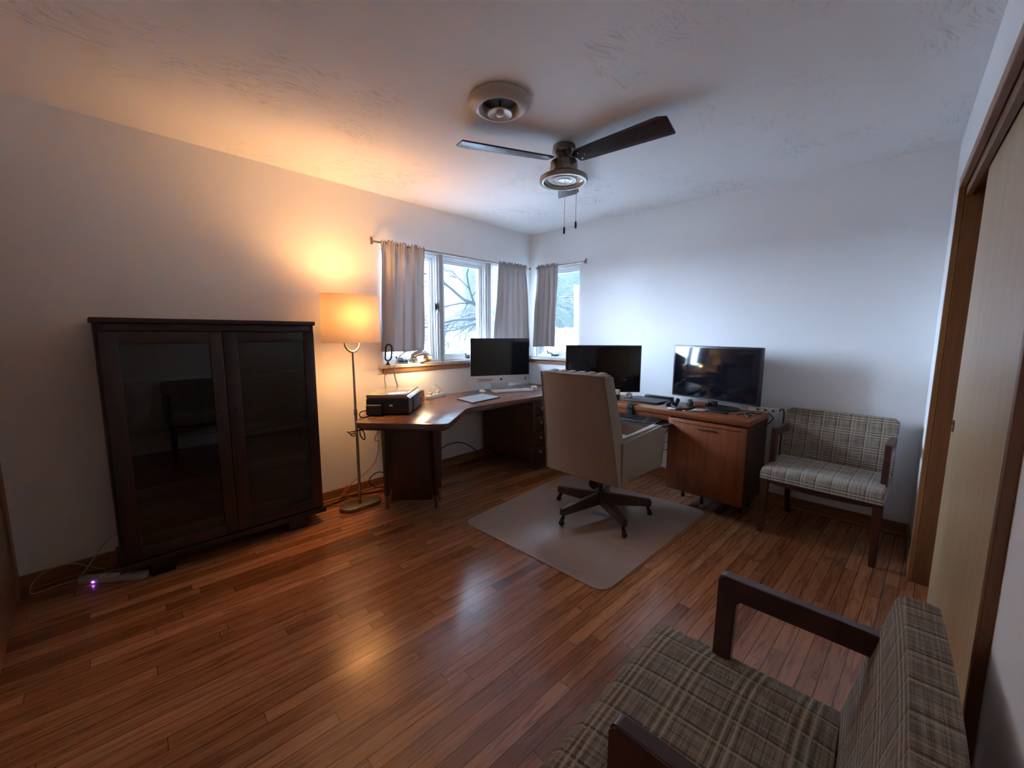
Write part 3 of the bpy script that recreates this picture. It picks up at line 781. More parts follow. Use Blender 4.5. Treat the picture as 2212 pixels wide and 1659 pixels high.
# seat box with closed arms
bm = newbm(); bx(bm, -Wb + .06, Wb - .06, -.20, .335, .36, .47, .02, 3); obj('seat_frame', bm, M['upholstery'], oc)
bm = newbm(); bx(bm, -Wb + .066, Wb - .066, -.17, .350, .455, .545, .035, 4); obj('seat', bm, M['upholstery'], oc)
for s in (-1, 1):
    side = rounded([(-.262, .36), (.345, .36), (.372, .61), (.345, .668), (-.262, .662)], [0, .02, .05, .06, 0], 6)
    bm = newbm()
    P0 = [bm.verts.new((s * (Wb + .002), y, z)) for y, z in side]; P1 = [bm.verts.new((s * (Wb - .072), y, z)) for y, z in side]
    f0 = bm.faces.new(P0); f1 = bm.faces.new(P1[::-1])
    for i in range(len(side)): bm.faces.new((P0[i], P0[(i + 1) % len(side)], P1[(i + 1) % len(side)], P1[i]))
    bmesh.ops.bevel(bm, geom=list(set(f0.edges) | set(f1.edges)), offset=.026, segments=4, affect='EDGES')
    obj('armrest', bm, M['upholstery'], oc, 50)
bm = newbm(); tube(bm, [(0, 0, .10), (0, 0, .18)], .038, 16); tube(bm, [(0, 0, .18), (0, 0, .36)], .016, 12); obj('column', bm, M['black_metal'], oc)
bm = newbm(); tube(bm, [(.005, -.11, .262), (.005, -.02, .262)], .036, 16); obj('tilt_knob', bm, M['blackmatte'], oc)
bm = newbm(); bx(bm, -.10, .10, -.12, .12, .335, .358, .004); obj('mount_plate', bm, M['black_metal'], oc)
for aw in (165, 93, 237, 309, 21):
    al = radians(aw + 91); dx, dy = cos(al), sin(al)
    bm = newbm(); L_ = .345
    # tapered bar
    side = [(.02, .085), (.02, .175), (L_ + .02, .128), (L_ + .02, .078)]
    pr = Vector((-dy, dx, 0)); V = []
    for wv in (-.021, .021): V.append([bm.verts.new((r * dx + pr.x * wv * (1 if r < .1 else .9), r * dy + pr.y * wv * (1 if r < .1 else .9), z)) for r, z in side])
    fs = [bm.faces.new(V[0]), bm.faces.new(V[1][::-1])]
    for i in range(4): fs.append(bm.faces.new((V[0][i], V[1][i], V[1][(i + 1) % 4], V[0][(i + 1) % 4])))
    bmesh.ops.bevel(bm, geom=list({e for f in fs for e in f.edges}), offset=.005, segments=2, affect='EDGES')
    lg = obj('leg', bm, M['starwood'], oc)
    cx, cy = L_ * dx, L_ * dy
    bm = newbm(); tube(bm, [(cx, cy, .082), (cx, cy, .058)], .012, 12); tube(bm, [(cx - .004 * dx, cy, .064), (cx + .010 * dx, cy + .010 * dy, .048), (cx + .012 * dx, cy + .012 * dy, .026)], [.013, .015, .010], 10)
    q = Vector((cx + .014 * dx, cy + .014 * dy, .0255)); Rw = Vector((0, 0, 1)).rotation_difference(Vector((-dy, dx, 0))).to_matrix()
    lathe(bm, [(0, -.014), (.016, -.013), (.0195, -.006), (.0195, .006), (.016, .013), (0, .014)], 18, q, Rw); obj('caster', bm, M['black'], lg)

# ------------------------------------------------------------------ plaid armchairs (local +y = front)
def armchair(label):
    t = thing('armchair', label, 'armchair', (0, 0, 0), 0)
    HW = .305
    def seat(u, v):
        x = -HW + 2 * HW * u; y = -.185 + .455 * v
        z = .452 + .016 * (1 - (2 * u - 1) ** 4) * (1 - (2 * v - 1) ** 4)
        if v > .93: k = (v - .93) / .07; z -= .020 * k * k
        return (x, y, z)
    bm = newbm(); NU, NV = 24, 22
    A = [[bm.verts.new(seat(i / NU, j / NV)) for j in range(NV + 1)] for i in range(NU + 1)]
    Bv = [[bm.verts.new((A[i][j].co.x, A[i][j].co.y, .378)) for j in range(NV + 1)] for i in range(NU + 1)]
    for i in range(NU):
        for j in range(NV):
            bm.faces.new((A[i][j], A[i + 1][j], A[i + 1][j + 1], A[i][j + 1])); bm.faces.new((Bv[i][j], Bv[i][j + 1], Bv[i + 1][j + 1], Bv[i + 1][j]))
    edge = [(i, 0) for i in range(NU)] + [(NU, j) for j in range(NV)] + [(i, NV) for i in range(NU, 0, -1)] + [(0, j) for j in range(NV, 0, -1)]
    for k in range(len(edge)):
        a, b = edge[k], edge[(k + 1) % len(edge)]
        bm.faces.new((A[a[0]][a[1]], Bv[a[0]][a[1]], Bv[b[0]][b[1]], A[b[0]][b[1]]))
    te = [e for e in bm.edges if len(e.link_faces) == 2 and any(abs(f.normal.z) < .5 or f.calc_center_median().z < .44 for f in e.link_faces) and all(v.co.z > .42 for v in e.verts)]
    bm.normal_update()
    te = [e for e in bm.edges if len(e.link_faces) == 2 and e.calc_face_angle(0) > .9 and all(v.co.z > .42 for v in e.verts)]
    bmesh.ops.bevel(bm, geom=te, offset=.010, segments=3, affect='EDGES')
    obj('seat', bm, M['plaid_seat'], t, 60)
    # back cushion, curved a little and leaning back
    bm = newbm(); NU, NV = 24, 20; loops = []
    for j in range(NV + 1):
        v = j / NV; z = .395 + .396 * v; y = -.162 - .080 * v - .003 * v * v
        th = .050 if v < .75 else .050 + .006 * (v - .75) / .25
        # cut-out where the arm enters the side
        w = HW - .004
        dip = max(0, 1 - abs(z - .655) / .045); w2 = w - .012 * min(1, dip * 1.6)
        ring = []
        for i in range(NU + 1):
            x = -w2 + 2 * w2 * i / NU; cv = .008 * (1 - (x / w) ** 2); ring.append((x, y - cv + .0))
        back = [(x, yy - th) for x, yy in ring[::-1]]
        ed = []
        ring2 = ring + [(w2 + .004, y - th * .5)] + back + [(-w2 - .004, y - th * .5)]
        loops.append([bm.verts.new((x, yy, z)) for x, yy in ring2])
    n = len(loops[0])
    for Aa, Bb in zip(loops, loops[1:]):
        for i in range(n): bm.faces.new((Aa[i], Aa[(i + 1) % n], Bb[(i + 1) % n], Bb[i]))
    ftop = bm.faces.new(loops[-1]); bm.faces.new(loops[0][::-1])
    bmesh.ops.bevel(bm, geom=list(ftop.edges), offset=.020, segments=4, affect='EDGES')
    obj('backrest', bm, M['plaid_back'], t, 60)
    # curved front rail and side rails
    bm = newbm(); NX = 16; V = []
    for i in range(NX + 1):
        x = -HW + .01 + (2 * HW - .02) * i / NX; dz = .030 + .018 * (1 - cos(pi * min(1, abs(x) / HW * 1.0) ))
        zlo = .377 - .022 - .020 * (1 - (x / HW) ** 2)
        V.append([bm.verts.new((x, .245, .377)), bm.verts.new((x, .245, zlo)), bm.verts.new((x, .222, zlo)), bm.verts.new((x, .222, .377))])
    for a, b in zip(V, V[1:]):
        for k in range(4): bm.faces.new((a[k], a[(k + 1) % 4], b[(k + 1) % 4], b[k]))
    bm.faces.new(V[0]); bm.faces.new(V[-1][::-1])
    bx(bm, -HW + .012, -HW + .034, -.22, .222, .340, .377, .002); bx(bm, HW - .034, HW - .012, -.22, .222, .340, .377, .002); bx(bm, -HW + .034, HW - .034, -.225, -.205, .340, .377, .002)
    obj('seat_rail', bm, M['chairwood'], t)
    for s in (-1, 1):
        bm = newbm(); taper(bm, (s * (HW - .022), .232, .377), (s * (HW - .018), .240, 0), .046, .034, .004); obj('leg', bm, M['chairwood_z'], t)
        bm = newbm(); strut(bm, (s * (HW - .045), -.215, .377), (s * (HW - .06), -.262, 0), .034, .032, .003, (0, 1, 0)); obj('leg', bm, M['chairwood_z'], t)
        # arm: post and rail in one bent piece
        bm = newbm()
        xo = s * (HW - .002); xi = s * (HW - .034)
        side = rounded([(.060, .36), (.104, .36), (.092, .632), (.108, .690), (-.262, .682), (-.262, .634), (.050, .640)], [0, 0, .0, .016, 0, 0, .006], 5)
        side = rounded([(.062, .36), (.104, .36), (.098, .692), (-.240, .684), (-.240, .628), (.052, .634)], [0, 0, .016, 0, 0, .008], 5)
        P0 = [bm.verts.new((xo, y, z)) for y, z in side]; P1 = [bm.verts.new((xi, y, z)) for y, z in side]
        f0 = bm.faces.new(P0); f1 = bm.faces.new(P1[::-1])
        for i in range(len(side)): bm.faces.new((P0[i], P0[(i + 1) % len(side)], P1[(i + 1) % len(side)], P1[i]))
        bmesh.ops.bevel(bm, geom=list(set(f0.edges) | set(f1.edges)), offset=.004, segments=2, affect='EDGES')
        obj('armrest', bm, M['chairwood'], t)
    return t
ac = armchair('brown plaid armchair closest to the camera, cut off by the bottom edge')
ac.location = (-2.797, -2.962, 0)
ac2 = copytree(ac, (-.372, -2.895, 0), radians(86), 'brown plaid armchair beside the return cabinet in the far right corner')
ac['group'] = 'plaid armchairs'; ac2['group'] = 'plaid armchairs'

# ------------------------------------------------------------------ ceiling fan
FX, FY = -1.553, -1.602
fan = thing('ceiling_fan', 'brushed nickel ceiling fan with three dark blades', 'ceiling fan', (FX, FY, H))
bm = newbm(); lathe(bm, [(.066, 0), (.068, -.012), (.066, -.022), (.070, -.028), (.070, -.036), (.062, -.046), (.046, -.066), (.040, -.078), (.040, -.088)], 40); obj('canopy', bm, M['fan_nickel'], fan)
bm = newbm(); lathe(bm, [(.040, -.086), (.076, -.088), (.082, -.094), (.083, -.142), (.079, -.152), (.070, -.156)], 40); obj('motor_housing', bm, M['fan_nickel'], fan)
bm = newbm(); lathe(bm, [(.068, -.152), (.070, -.162), (.095, -.172), (.135, -.176), (.144, -.182), (.146, -.200), (.142, -.207), (.130, -.209), (.121, -.205), (.119, -.190), (.110, -.184)], 48, cap=False); obj('light_ring', bm, M['nickel_dark'], fan)
bm = newbm(); lathe(bm, [(0, -.198), (.035, -.198), (.036, -.201), (.040, -.201), (.041, -.196), (.066, -.194), (.068, -.198), (.074, -.198), (.076, -.192), (.112, -.186), (.112, -.182), (0, -.180)], 48, cap=False); obj('light_lens', bm, M['frost'], fan, label='white frosted glass lens')
for k, ad in enumerate((271, 153, 33)):
    a = radians(ad); Rz = Matrix.Rotation(a, 4, 'Z') @ Matrix.Translation((0, 0, -.080)) @ Matrix.Rotation(radians(-12), 4, 'X')
    outline = rounded([(.085, -.040), (.11, -.055), (.60, -.078), (.645, -.060), (.640, .078), (.10, .052), (.085, .04)], [.01, .01, .01, .008, .008, .01, .01], 3)
    bm = newbm(); prism(bm, outline, -.004, .004, .001)
    for v in bm.verts: v.co = Rz @ v.co
    bl = obj('blade', bm, M['blade'], fan)
    bm = newbm(); prism(bm, rounded([(.060, -.022), (.16, -.030), (.16, .030), (.060, .022)], .006), .0045, .008, .001)
    for v in bm.verts: v.co = Rz @ v.co
    obj('blade_arm', bm, M['nickel_dark'], bl)
    for sx, sy in ((.115, -.026), (.115, .026), (.145, 0)):
        bm = newbm(); lathe(bm, [(0, -.0085), (.004, -.0075), (.005, -.004)], 10, (sx, sy, 0))
        for v in bm.verts: v.co = Rz @ v.co
        obj('screw', bm, M['chrome'], bl)
for (cx, cy, ln) in ((-.012, -.020, .50), (.010, -.088, .475)):
    bm = newbm(); tube(bm, [(cx, cy, -.19), (cx, cy, -ln + .03)], .0016, 5); ch = obj('pull_chain', bm, M['nickel'], fan)
    bm = newbm(); lathe(bm, [(.002, 0), (.006, -.006), (.0065, -.034), (.004, -.042), (0, -.043)], 12, (cx, cy, -ln + .03)); obj('fob', bm, M['walnut_z'], ch, label='small wooden fob')

vt = thing('ceiling_vent', 'round beige ceiling air diffuser left of the ceiling fan', 'ceiling vent', (-2.155, -1.660, H))
bm = newbm(); lathe(bm, [(.150, 0), (.153, -.008), (.148, -.020), (.120, -.040), (.104, -.044), (.092, -.036), (.086, -.020), (.084, 0)], 48, cap=False); obj('outer_cone', bm, M['vent'], vt)
bm = newbm(); lathe(bm, [(0, -.002), (.086, -.002)], 32, cap=False); obj('duct', bm, M['vent_dark'], vt)
bm = newbm(); lathe(bm, [(.062, -.060), (.058, -.064), (.030, -.052), (.018, -.048), (.018, -.066), (.012, -.070), (0, -.070)], 36, cap=False)
lathe(bm, [(.062, -.060), (.056, -.059), (.028, -.046), (0, -.044)], 36, cap=False); obj('inner_cone', bm, M['vent'], vt)
bm = newbm(); tube(bm, [(0, 0, -.002), (0, 0, -.048)], .006, 8); obj('screw', bm, M['black_metal'], vt)

# ------------------------------------------------------------------ things on the left desk
DZ = .7365
pr_ = thing('printer', 'black and grey flatbed printer on the left end of the desk', 'printer', (-2.007, -.362, DZ), radians(45))
# local x = long side (away from camera), y = short side
bm = newbm(); bx(bm, -.235, .235, -.156, .152, .004, .118, .012, 3); obj('body', bm, M['black'], pr_)
bm = newbm(); bx(bm, -.232, .232, -.135, .150, .118, .150, .008, 3); obj('lid', bm, M['printer_grey'], pr_, label='glossy grey scanner lid')
bm = newbm(); v_ = box(bm, (0, -.151, .128), (.46, .030, .006), Matrix.Rotation(radians(38), 3, 'X'), .002); obj('control_panel', bm, M['alu'], pr_)
bm = newbm(); bx(bm, -.10, .235, -.162, -.1565, .010, .105, .004); obj('front_tray', bm, M['darkgrey'], pr_)
bm = newbm(); bx(bm, -.275, -.2355, .035, .14, .006, .078, .006); obj('power_module', bm, M['blackmatte'], pr_)
bm = newbm(); lathe(bm, [(0, 0), (.011, 0), (.011, .0015), (0, .0015)], 24, (.02, -.1625, .062), Matrix.Rotation(pi / 2, 3, 'X')); obj('badge', bm, M['white'], pr_)
bm = newbm(); bx(bm, -.2365, -.2350, -.04, -.015, .062, .078, .0004); obj('badge', bm, M['alu'], pr_)

def text_mesh(name, body, size, mat, parent, loc, rot, ext=.0006, shear=0.0):
    cu = bpy.data.curves.new(name, 'FONT'); cu.body = body; cu.size = size; cu.extrude = ext; cu.align_x = 'CENTER'; cu.align_y = 'CENTER'; cu.shear = shear
    tmp = bpy.data.objects.new(name + '_tmp', cu); COL.objects.link(tmp)
    bpy.context.view_layer.update()
    me = bpy.data.meshes.new_from_object(tmp.evaluated_get(bpy.context.evaluated_depsgraph_get()))
    bpy.data.objects.remove(tmp, do_unlink=True)
    me.materials.clear(); me.materials.append(mat)
    o = bpy.data.objects.new(name, me); COL.objects.link(o); o.parent = parent; o.location = loc; o.rotation_euler = rot
    return o
text_mesh('badge_lettering', 'hp', .016, M['dark_ink'], pr_, (.02, -.1645, .062), (pi / 2, 0, 0), .0002, .3)

# desk lamp
dl = thing('desk_lamp', 'small chrome gooseneck desk lamp lit behind the printer', 'lamp', (-1.765, -.140, DZ))
bm = newbm(); lathe(bm, [(.07, 0), (.072, .006), (.066, .014), (.02, .020), (.008, .026)], 30); obj('base', bm, M['nickel_dark'], dl)
st = [(0, 0, .02), (-.05, 0, .07), (-.089, 0, .150), (-.110, 0, .232), (-.113, 0, .291), (-.095, 0, .348), (-.059, 0, .392), (-.014, 0, .424), (.027, 0, .436), (.070, 0, .438), (.101, 0, .440), (.125, 0, .448)]
bm = newbm(); tube(bm, smoothpts(st, 5), .0055, 10); obj('gooseneck', bm, M['nickel'], dl)
bm = newbm(); tube(bm, smoothpts([(.093, 0, .430), (.105, 0, .455), (.128, 0, .463), (.155, 0, .450), (.171, 0, .428)], 5), .0035, 8); obj('handle', bm, M['chrome'], dl)
Rt = Vector((0, 0, -1)).rotation_difference(Vector((-.06, -.42, -.90)).normalized()).to_matrix() @ Matrix.Identity(3)
bm = newbm(); lathe(bm, [(.112, 0), (.106, .024), (.088, .052), (.058, .072), (.032, .080), (.014, .083), (.012, .094), (0, .095)], 36, (.149, -.0, .352), Rt, False)
sh_ = obj('lamp_shade', bm, M['chrome'], dl); sm = sh_.modifiers.new('metal_thickness', 'SOLIDIFY'); sm.thickness = .002
bm = newbm(); lathe(bm, [(0, .005), (.022, .010), (.030, .028), (.022, .046), (.012, .066), (0, .070)], 20, (.149, 0, .352), Rt); obj('bulb', bm, M['deskbulb'], dl)
lamp('desk_lamp_light', (-1.765 + .148, -.152, DZ + .335), 2.0, (1.0, .66, .34), .028)

# ring-shaped stand on the sill
rg = thing('microphone', 'black oval loop on a small foot at the left end of the window sill', 'microphone', (-1.872, -.032, WZ0))
bm = newbm(); lathe(bm, [(.022, 0), (.022, .004), (.014, .010), (.009, .022), (.005, .030), (.004, .040)], 24); obj('foot', bm, M['black_metal'], rg)
pts = []
for i in range(32):
    a_ = 2 * pi * i / 32; x = .030 * cos(a_); z = (.030 * sin(a_) + (.038 if sin(a_) >= 0 else -.038)) + .104; pts.append((x * .95, -.022 * min(1, (z - .04) / .06), z))
bm = newbm(); tube(bm, pts, .0072, 8, closed=True); obj('loop', bm, M['black_metal'], rg)
cable('microphone_cable', [(-1.868, -.045, 1.0585), (-1.875, -.064, 1.055), (-1.90, -.07, 1.015), (-1.93, -.07, .956), (-1.923, -.07, .877), (-1.92, -.08, .80), (-1.93, -.09, .742)], .0025, M['black'], 'thin dark cable hanging from the left end of the window sill', 'cable')

# all-in-one computer
IR = radians(-24.5 + 0)
im = thing('desktop_computer', 'silver all-in-one computer with a dark screen on the desk corner', 'computer', (-.708, -.215, DZ), IR)
# local -y = facing viewer
bm = newbm(); prism(bm, rounded([(-.320, .078), (.320, .078), (.320, .537), (-.320, .537)], .012, 5), -.006, .006)
for v in bm.verts: v.co = Vector((v.co.x, v.co.z, v.co.y))
obj('case', bm, M['alu'], im, 30)
bm = newbm(); prism(bm, rounded([(-.3185, .158), (.3185, .158), (.3185, .5355), (-.3185, .5355)], [.001, .001, .011, .011], 5), -.0085, -.0062)
for v in bm.verts: v.co = Vector((v.co.x, v.co.z, v.co.y))
obj('screen', bm, M['screen'], im, 30)
bm = newbm(); lathe(bm, [(.0, -.001), (.16, .004), (.20, .03), (.20, .034), (0, .034)], 6, (0, .006, .31), Matrix.Rotation(-pi / 2, 3, 'X')); obj('rear_bulge', bm, M['alu'], im)
bm = newbm(); tube(bm, [(0, .022, .135), (0, .022, .03), (0, .02, .006)], .001, 4)
bx(bm, -.095, .095, .010, .018, .004, .16, .001); bx(bm, -.095, .095, -.075, .105, 0, .004, .0015); obj('stand', bm, M['alu'], im)
text_mesh('sticker_lettering', 'Sweetwater', .034, M['blue_ink'], im, (-.165, -.0072, .122), (pi / 2, 0, 0), .0003, .15)
bm = newbm(); tube(bm, smoothpts([(-.252, -.0072, .098), (-.20, -.0072, .104), (-.14, -.0072, .105), (-.09, -.0072, .103)], 4), .0022, 5); obj('sticker_underline', bm, M['red_ink'], im)
# fruit mark: body with bite and leaf
bm = newbm(); out = []
for i in range(40):
    a_ = 2 * pi * i / 40; r = .0125 * (1 + .10 * cos(2 * a_) - .10 * (1 if False else 0)); x = r * cos(a_); z = r * sin(a_) * 1.02
    if (x - .0135) ** 2 + (z - .001) ** 2 < .0060 ** 2: x = .0135 - math.sqrt(max(0, .0060 ** 2 - (z - .001) ** 2))
    if abs(x) < .004 and z > 0: z -= .002 * (1 - abs(x) / .004)
    out.append((x, z))
prism(bm, out, -.0003, .0003)
prism(bm, [(.000, .0135), (.001, .0175), (.0045, .0205), (.005, .0165), (.003, .0140)], -.0003, .0003)
for v in bm.verts: v.co = Vector((v.co.x + .008, -.0070 + v.co.z, v.co.y + .117))
obj('logo', bm, M['dark_ink'], im)
bm = newbm()
for p0, p1, rr in (((.275, .126), (.283, .112), .004), ((.283, .112), (.272, .098), .0022), ((.282, .111), (.292, .100), .0022), ((.279, .121), (.262, .112), .0018), ((.280, .122), (.300, .135), .0018)):
    tube(bm, [(p0[0], -.0072, p0[1]), (p1[0], -.0072, p1[1])], rr, 6)
lathe(bm, [(0, -.004), (.004, 0), (0, .004)], 8, (.273, -.0072, .132)); obj('sticker_figure', bm, M['dark_ink'], im)

keyboard('keyboard', 'white slim keyboard in front of the silver all-in-one computer', (-.665, -.345, DZ), radians(-22), .43, .115, .008, M['alu'], M['white'])
ms = thing('mouse', 'white computer mouse left of the white keyboard', 'mouse', (-.905, -.155, DZ), radians(-22))
def mouse_mesh(l, w, h):
    bm = newbm(); bmesh.ops.create_uvsphere(bm, u_segments=20, v_segments=12, radius=1)
    for v in bm.verts: v.co = Vector((v.co.x * w / 2, v.co.y * l / 2, max(0, v.co.z) * h + .001))
    return bm
obj('shell', mouse_mesh(.11, .058, .022), M['white'], ms)
cb_ = thing('earbud_case', 'small white rounded cube right of the white keyboard', 'case', (-.452, -.455, DZ), radians(-20))
bm = newbm(); bx(bm, -.028, .028, -.022, .022, .0, .046, .012, 4); obj('case', bm, M['white'], cb_)
bm = newbm(); tube(bm, [(-.0285, -.0225, .030), (.0285, -.0225, .030)], .0008, 4); obj('lid_seam', bm, M['darkgrey'], cb_)
tb = thing('tablet', 'flat tablet in a black case lying on the desk, screen reflecting the window', 'tablet', (-1.222, -.448, DZ))
bm = newbm(); P4 = [(-1.392 + 1.222, -.346 + .448), (-1.430 + 1.222, -.612 + .448), (-1.045 + 1.222, -.556 + .448), (-1.035 + 1.222, -.290 + .448)]
prism(bm, rounded(P4, .012, 4), .0, .009, .002); obj('case', bm, M['black'], tb)
bm = newbm(); prism(bm, rounded([(x * .95, y * .95) for x, y in P4], .01, 4), .0092, .0105); obj('screen', bm, M['tablet_glass'], tb)
pstr = thing('power_strip', 'white power strip with plugs on the desk against the wall', 'power strip', (-1.445, -.115, DZ), radians(20))
bm = newbm(); bx(bm, -.135, .135, -.024, .024, 0, .032, .005); obj('housing', bm, M['white'], pstr)
for k in range(4):
    bm = newbm(); bx(bm, -.105 + k * .06, -.07 + k * .06, -.013, .013, .0325, .058 if k in (0, 2) else .036, .004); obj('plug' if k in (0, 2) else 'socket', bm, M['offwhite'], pstr)
cable('plug_cord', [(-1.445, -.11, .785), (-1.453, -.08, .818), (-1.431, -.06, .842), (-1.395, -.05, .839), (-1.353, -.05, .808), (-1.30, -.05, .760), (-1.27, -.06, .742)], .0028, M['cord_white'], '', parent=pstr)
cable('plug_cord', [(-1.52, -.14, .787), (-1.514, -.11, .811), (-1.494, -.09, .808), (-1.479, -.08, .780), (-1.46, -.07, .745)], .0028, M['cord_white'], '', parent=pstr)
bm = newbm()
for k in range(6): lathe(bm, [(.014, k * .016), (.019, k * .016 + .004), (.019, k * .016 + .012), (.014, k * .016 + .016)], 18, (0, 0, 0), None, k in (0, 5))
cs = obj('ribbed_bottle', bm, M['copper']); cs.location = (-1.63, -.17, DZ); tag(cs, 'small orange ribbed bottle at the far corner of the printer', 'bottle')

# cables below the left end
bm_pts = [(-2.457, -.494, .655), (-2.475, -.545, .668), (-2.455, -.575, .640), (-2.43, -.56, .660), (-2.445, -.53, .645), (-2.47, -.55, .665), (-2.42, -.555, .668), (-2.38, -.548, .664), (-2.372, -.56, .650), (-2.385, -.60, .625), (-2.405, -.625, .618), (-2.415, -.60, .640), (-2.400, -.56, .662)]
cable('coiled_cable', bm_pts, .0042, M['black'], 'black cable bundled under the left corner of the desk', 'cable')
cable('printer_cable', [(-2.220, -.47, .775), (-2.30, -.45, .775), (-2.345, -.46, .768), (-2.36, -.49, .748), (-2.34, -.50, .7405), (-2.30, -.49, .7405)], .0045, M['black'], 'short black cable curling out of the side of the printer', 'cable')
cable('hanging_cord', [(-2.02, -.15, .64), (-2.044, -.15, .535), (-2.078, -.15, .487), (-2.075, -.15, .452), (-2.051, -.15, .452), (-2.052, -.15, .40), (-2.063, -.15, .34), (-2.087, -.15, .28), (-2.13, -.13, .224), (-2.179, -.11, .179), (-2.24, -.08, .14), (-2.30, -.06, .06), (-2.36, -.05, .012)], .0028, M['cord_orange'], 'brown cord hanging down beside the desk leg near the floor lamp', 'cord')
cable('looped_cord', [(-1.98, -.10, .150), (-2.03, -.10, .168), (-2.075, -.10, .160), (-2.116, -.10, .129), (-2.11, -.10, .088), (-2.062, -.10, .045), (-2.012, -.10, .030), (-1.96, -.10, .012)], .0045, M['black'], 'thick black cord looping out behind the slab legs of the desk', 'cord')
cable('power_cord', [(-1.95, -.14, .007), (-2.028, -.127, .007), (-2.128, -.075, .007), (-2.235, -.050, .007), (-2.349, -.070, .007), (-2.443, -.093, .007), (-2.524, -.105, .007), (-2.592, -.091, .007), (-2.66, -.06, .007)], .005, M['black'], '', parent=fl)
cable('orange_cord', [(-2.33, -.03, .012), (-2.300, -.032, .060), (-2.276, -.03, .098), (-2.272, -.034, .090), (-2.30, -.05, .02), (-2.262, -.075, .006), (-2.290, -.118, .006), (-2.354, -.145, .006), (-2.41, -.125, .006), (-2.45, -.06, .006)], .0036, M['cord_orange'], 'thin orange cord curled on the floor in front of the baseboard')
cable('kneehole_cord', [(-1.40, -.05, .20), (-1.30, -.05, .233), (-1.234, -.05, .240), (-1.146, -.05, .240), (-1.069, -.05, .213), (-.995, -.05, .174), (-.933, -.05, .127), (-.882, -.05, .081), (-.85, -.05, .012)], .0048, M['black'], 'black cord arching against the wall inside the desk kneehole')

# ------------------------------------------------------------------ things on the return
RZ = .7385
# monitor between the corner windows and the television
mn = thing('monitor', 'black computer monitor standing behind the office chair', 'monitor', (-.417, -1.240, RZ), 0)
md = Vector((-.2 + .634, -1.497 + .983)); mang = math.atan2(md.y, md.x)
mn.rotation_euler = (0, 0, mang)
# local x along the width (screen faces local -y)
bm = newbm(); bx(bm, -.337, .337, -.008, .024, .058, .482, .005); obj('case', bm, M['black'], mn)
bm = newbm(); bx(bm, -.325, .325, -.0098, -.0082, .078, .470, .0005); obj('screen', bm, M['screen'], mn)
bm = newbm(); bx(bm, -.03, .03, .024, .045, .004, .25, .006); prism(bm, rounded([(-.09, -.04), (.10, -.04), (.10, .10), (-.09, .10)], .03), .0, .010, .002); obj('stand', bm, M['blackmatte'], mn)
tvc = Vector((-.19, -2.110)); tvd = Vector((-.27 + .10, -2.46 + 1.76)); tva = math.atan2(tvd.y, tvd.x)
tv = thing('television', 'black flat television on the right end of the typing return', 'television', (tvc.x, tvc.y, RZ), tva)
bm = newbm(); bx(bm, -.362, .362, -.010, .032, .055, .490, .006); obj('case', bm, M['black'], tv)
bm = newbm(); bx(bm, -.346, .346, -.0118, -.0102, .074, .474, .0005); obj('screen', bm, M['screen'], tv)
bm = newbm(); bx(bm, -.355, .355, -.013, -.0104, .0565, .0635, .001); obj('lower_strip', bm, M['darkgrey'], tv)
bm = newbm(); bx(bm, -.25, .25, .032, .062, .09, .36, .014); obj('rear_housing', bm, M['blackmatte'], tv)
bm = newbm(); bx(bm, -.035, .035, .008, .030, .008, .08, .004); prism(bm, stadium(0, .012, .42, .19), .0, .011, .003); obj('stand', bm, M['black'], tv)
def flat(name, label, cat, loc, rotz, sx, sy, sz, mat, bev=.002):
    bm = newbm(); bx(bm, -sx / 2, sx / 2, -sy / 2, sy / 2, 0, sz, bev); o = obj(name, bm, mat); o.location = loc; o.rotation_euler = (0, 0, rotz); tag(o, label, cat); return o
lp = thing('laptop', 'closed black laptop lying on the typing return beside the monitor', 'laptop', (-.275, -1.600, RZ), radians(-4))
bm = newbm(); bx(bm, -.125, .125, -.165, .165, .002, .011, .003); obj('base', bm, M['black'], lp)
bm = newbm(); bx(bm, -.125, .125, -.165, .165, .0115, .0175, .003); obj('lid', bm, M['darkgrey'], lp)
flat('router', 'low black box behind the closed laptop', 'router', (-.120, -1.645, RZ), radians(-4), .05, .26, .034, M['black'], .004)
o = obj('mouse', mouse_mesh(.105, .06, .032), M['black']); o.location = (-.345, -1.835, RZ); o.rotation_euler = (0, 0, radians(70)); tag(o, 'black computer mouse between the closed laptop and the headphones', 'mouse')
hp = thing('headphones', 'black over-ear headphones lying in front of the television', 'headphones', (-.395, -1.965, RZ), radians(108))
for s in (-1, 1):
    bm = newbm(); lathe(bm, [(0, -.016), (.030, -.016), (.038, -.008), (.038, .010), (.028, .018), (0, .018)], 24, (s * .052, .0, .039), Matrix.Rotation(radians(70 * s), 3, 'Y')); obj('ear_cup', bm, M['blackmatte'], hp)
bm = newbm(); tube(bm, smoothpts([(-.058, .0, .045), (-.085, .06, .032), (-.05, .115, .016), (.0, .130, .014), (.05, .115, .016), (.085, .06, .032), (.058, 0, .045)]), .007, 8, flat=1.6); obj('headband', bm, M['blackmatte'], hp)
cable('headphone_cable', [(-.44, -1.95, .760), (-.48, -1.98, .745), (-.50, -1.93, .742), (-.46, -1.90, .742), (-.45, -1.97, .742), (-.49, -2.03, .742), (-.52, -1.99, .742), (-.50, -1.94, .748)], .003, M['blackmatte'], 'tangled black cable in front of the headphones', 'cable')
cable('earbud_cable', [(-.50, -1.955, .742), (-.515, -2.0, .742), (-.53, -2.03, .745), (-.50, -2.06, .742), (-.48, -2.03, .742), (-.46, -2.07, .742)], .0022, M['white'], 'thin white cable tangled at the front edge of the typing return', 'cable')
flat('receipt', 'crumpled white slip of paper by the tangled cables at the front edge', 'paper', (-.525, -1.925, RZ), .3, .045, .06, .012, M['paper'], .003)
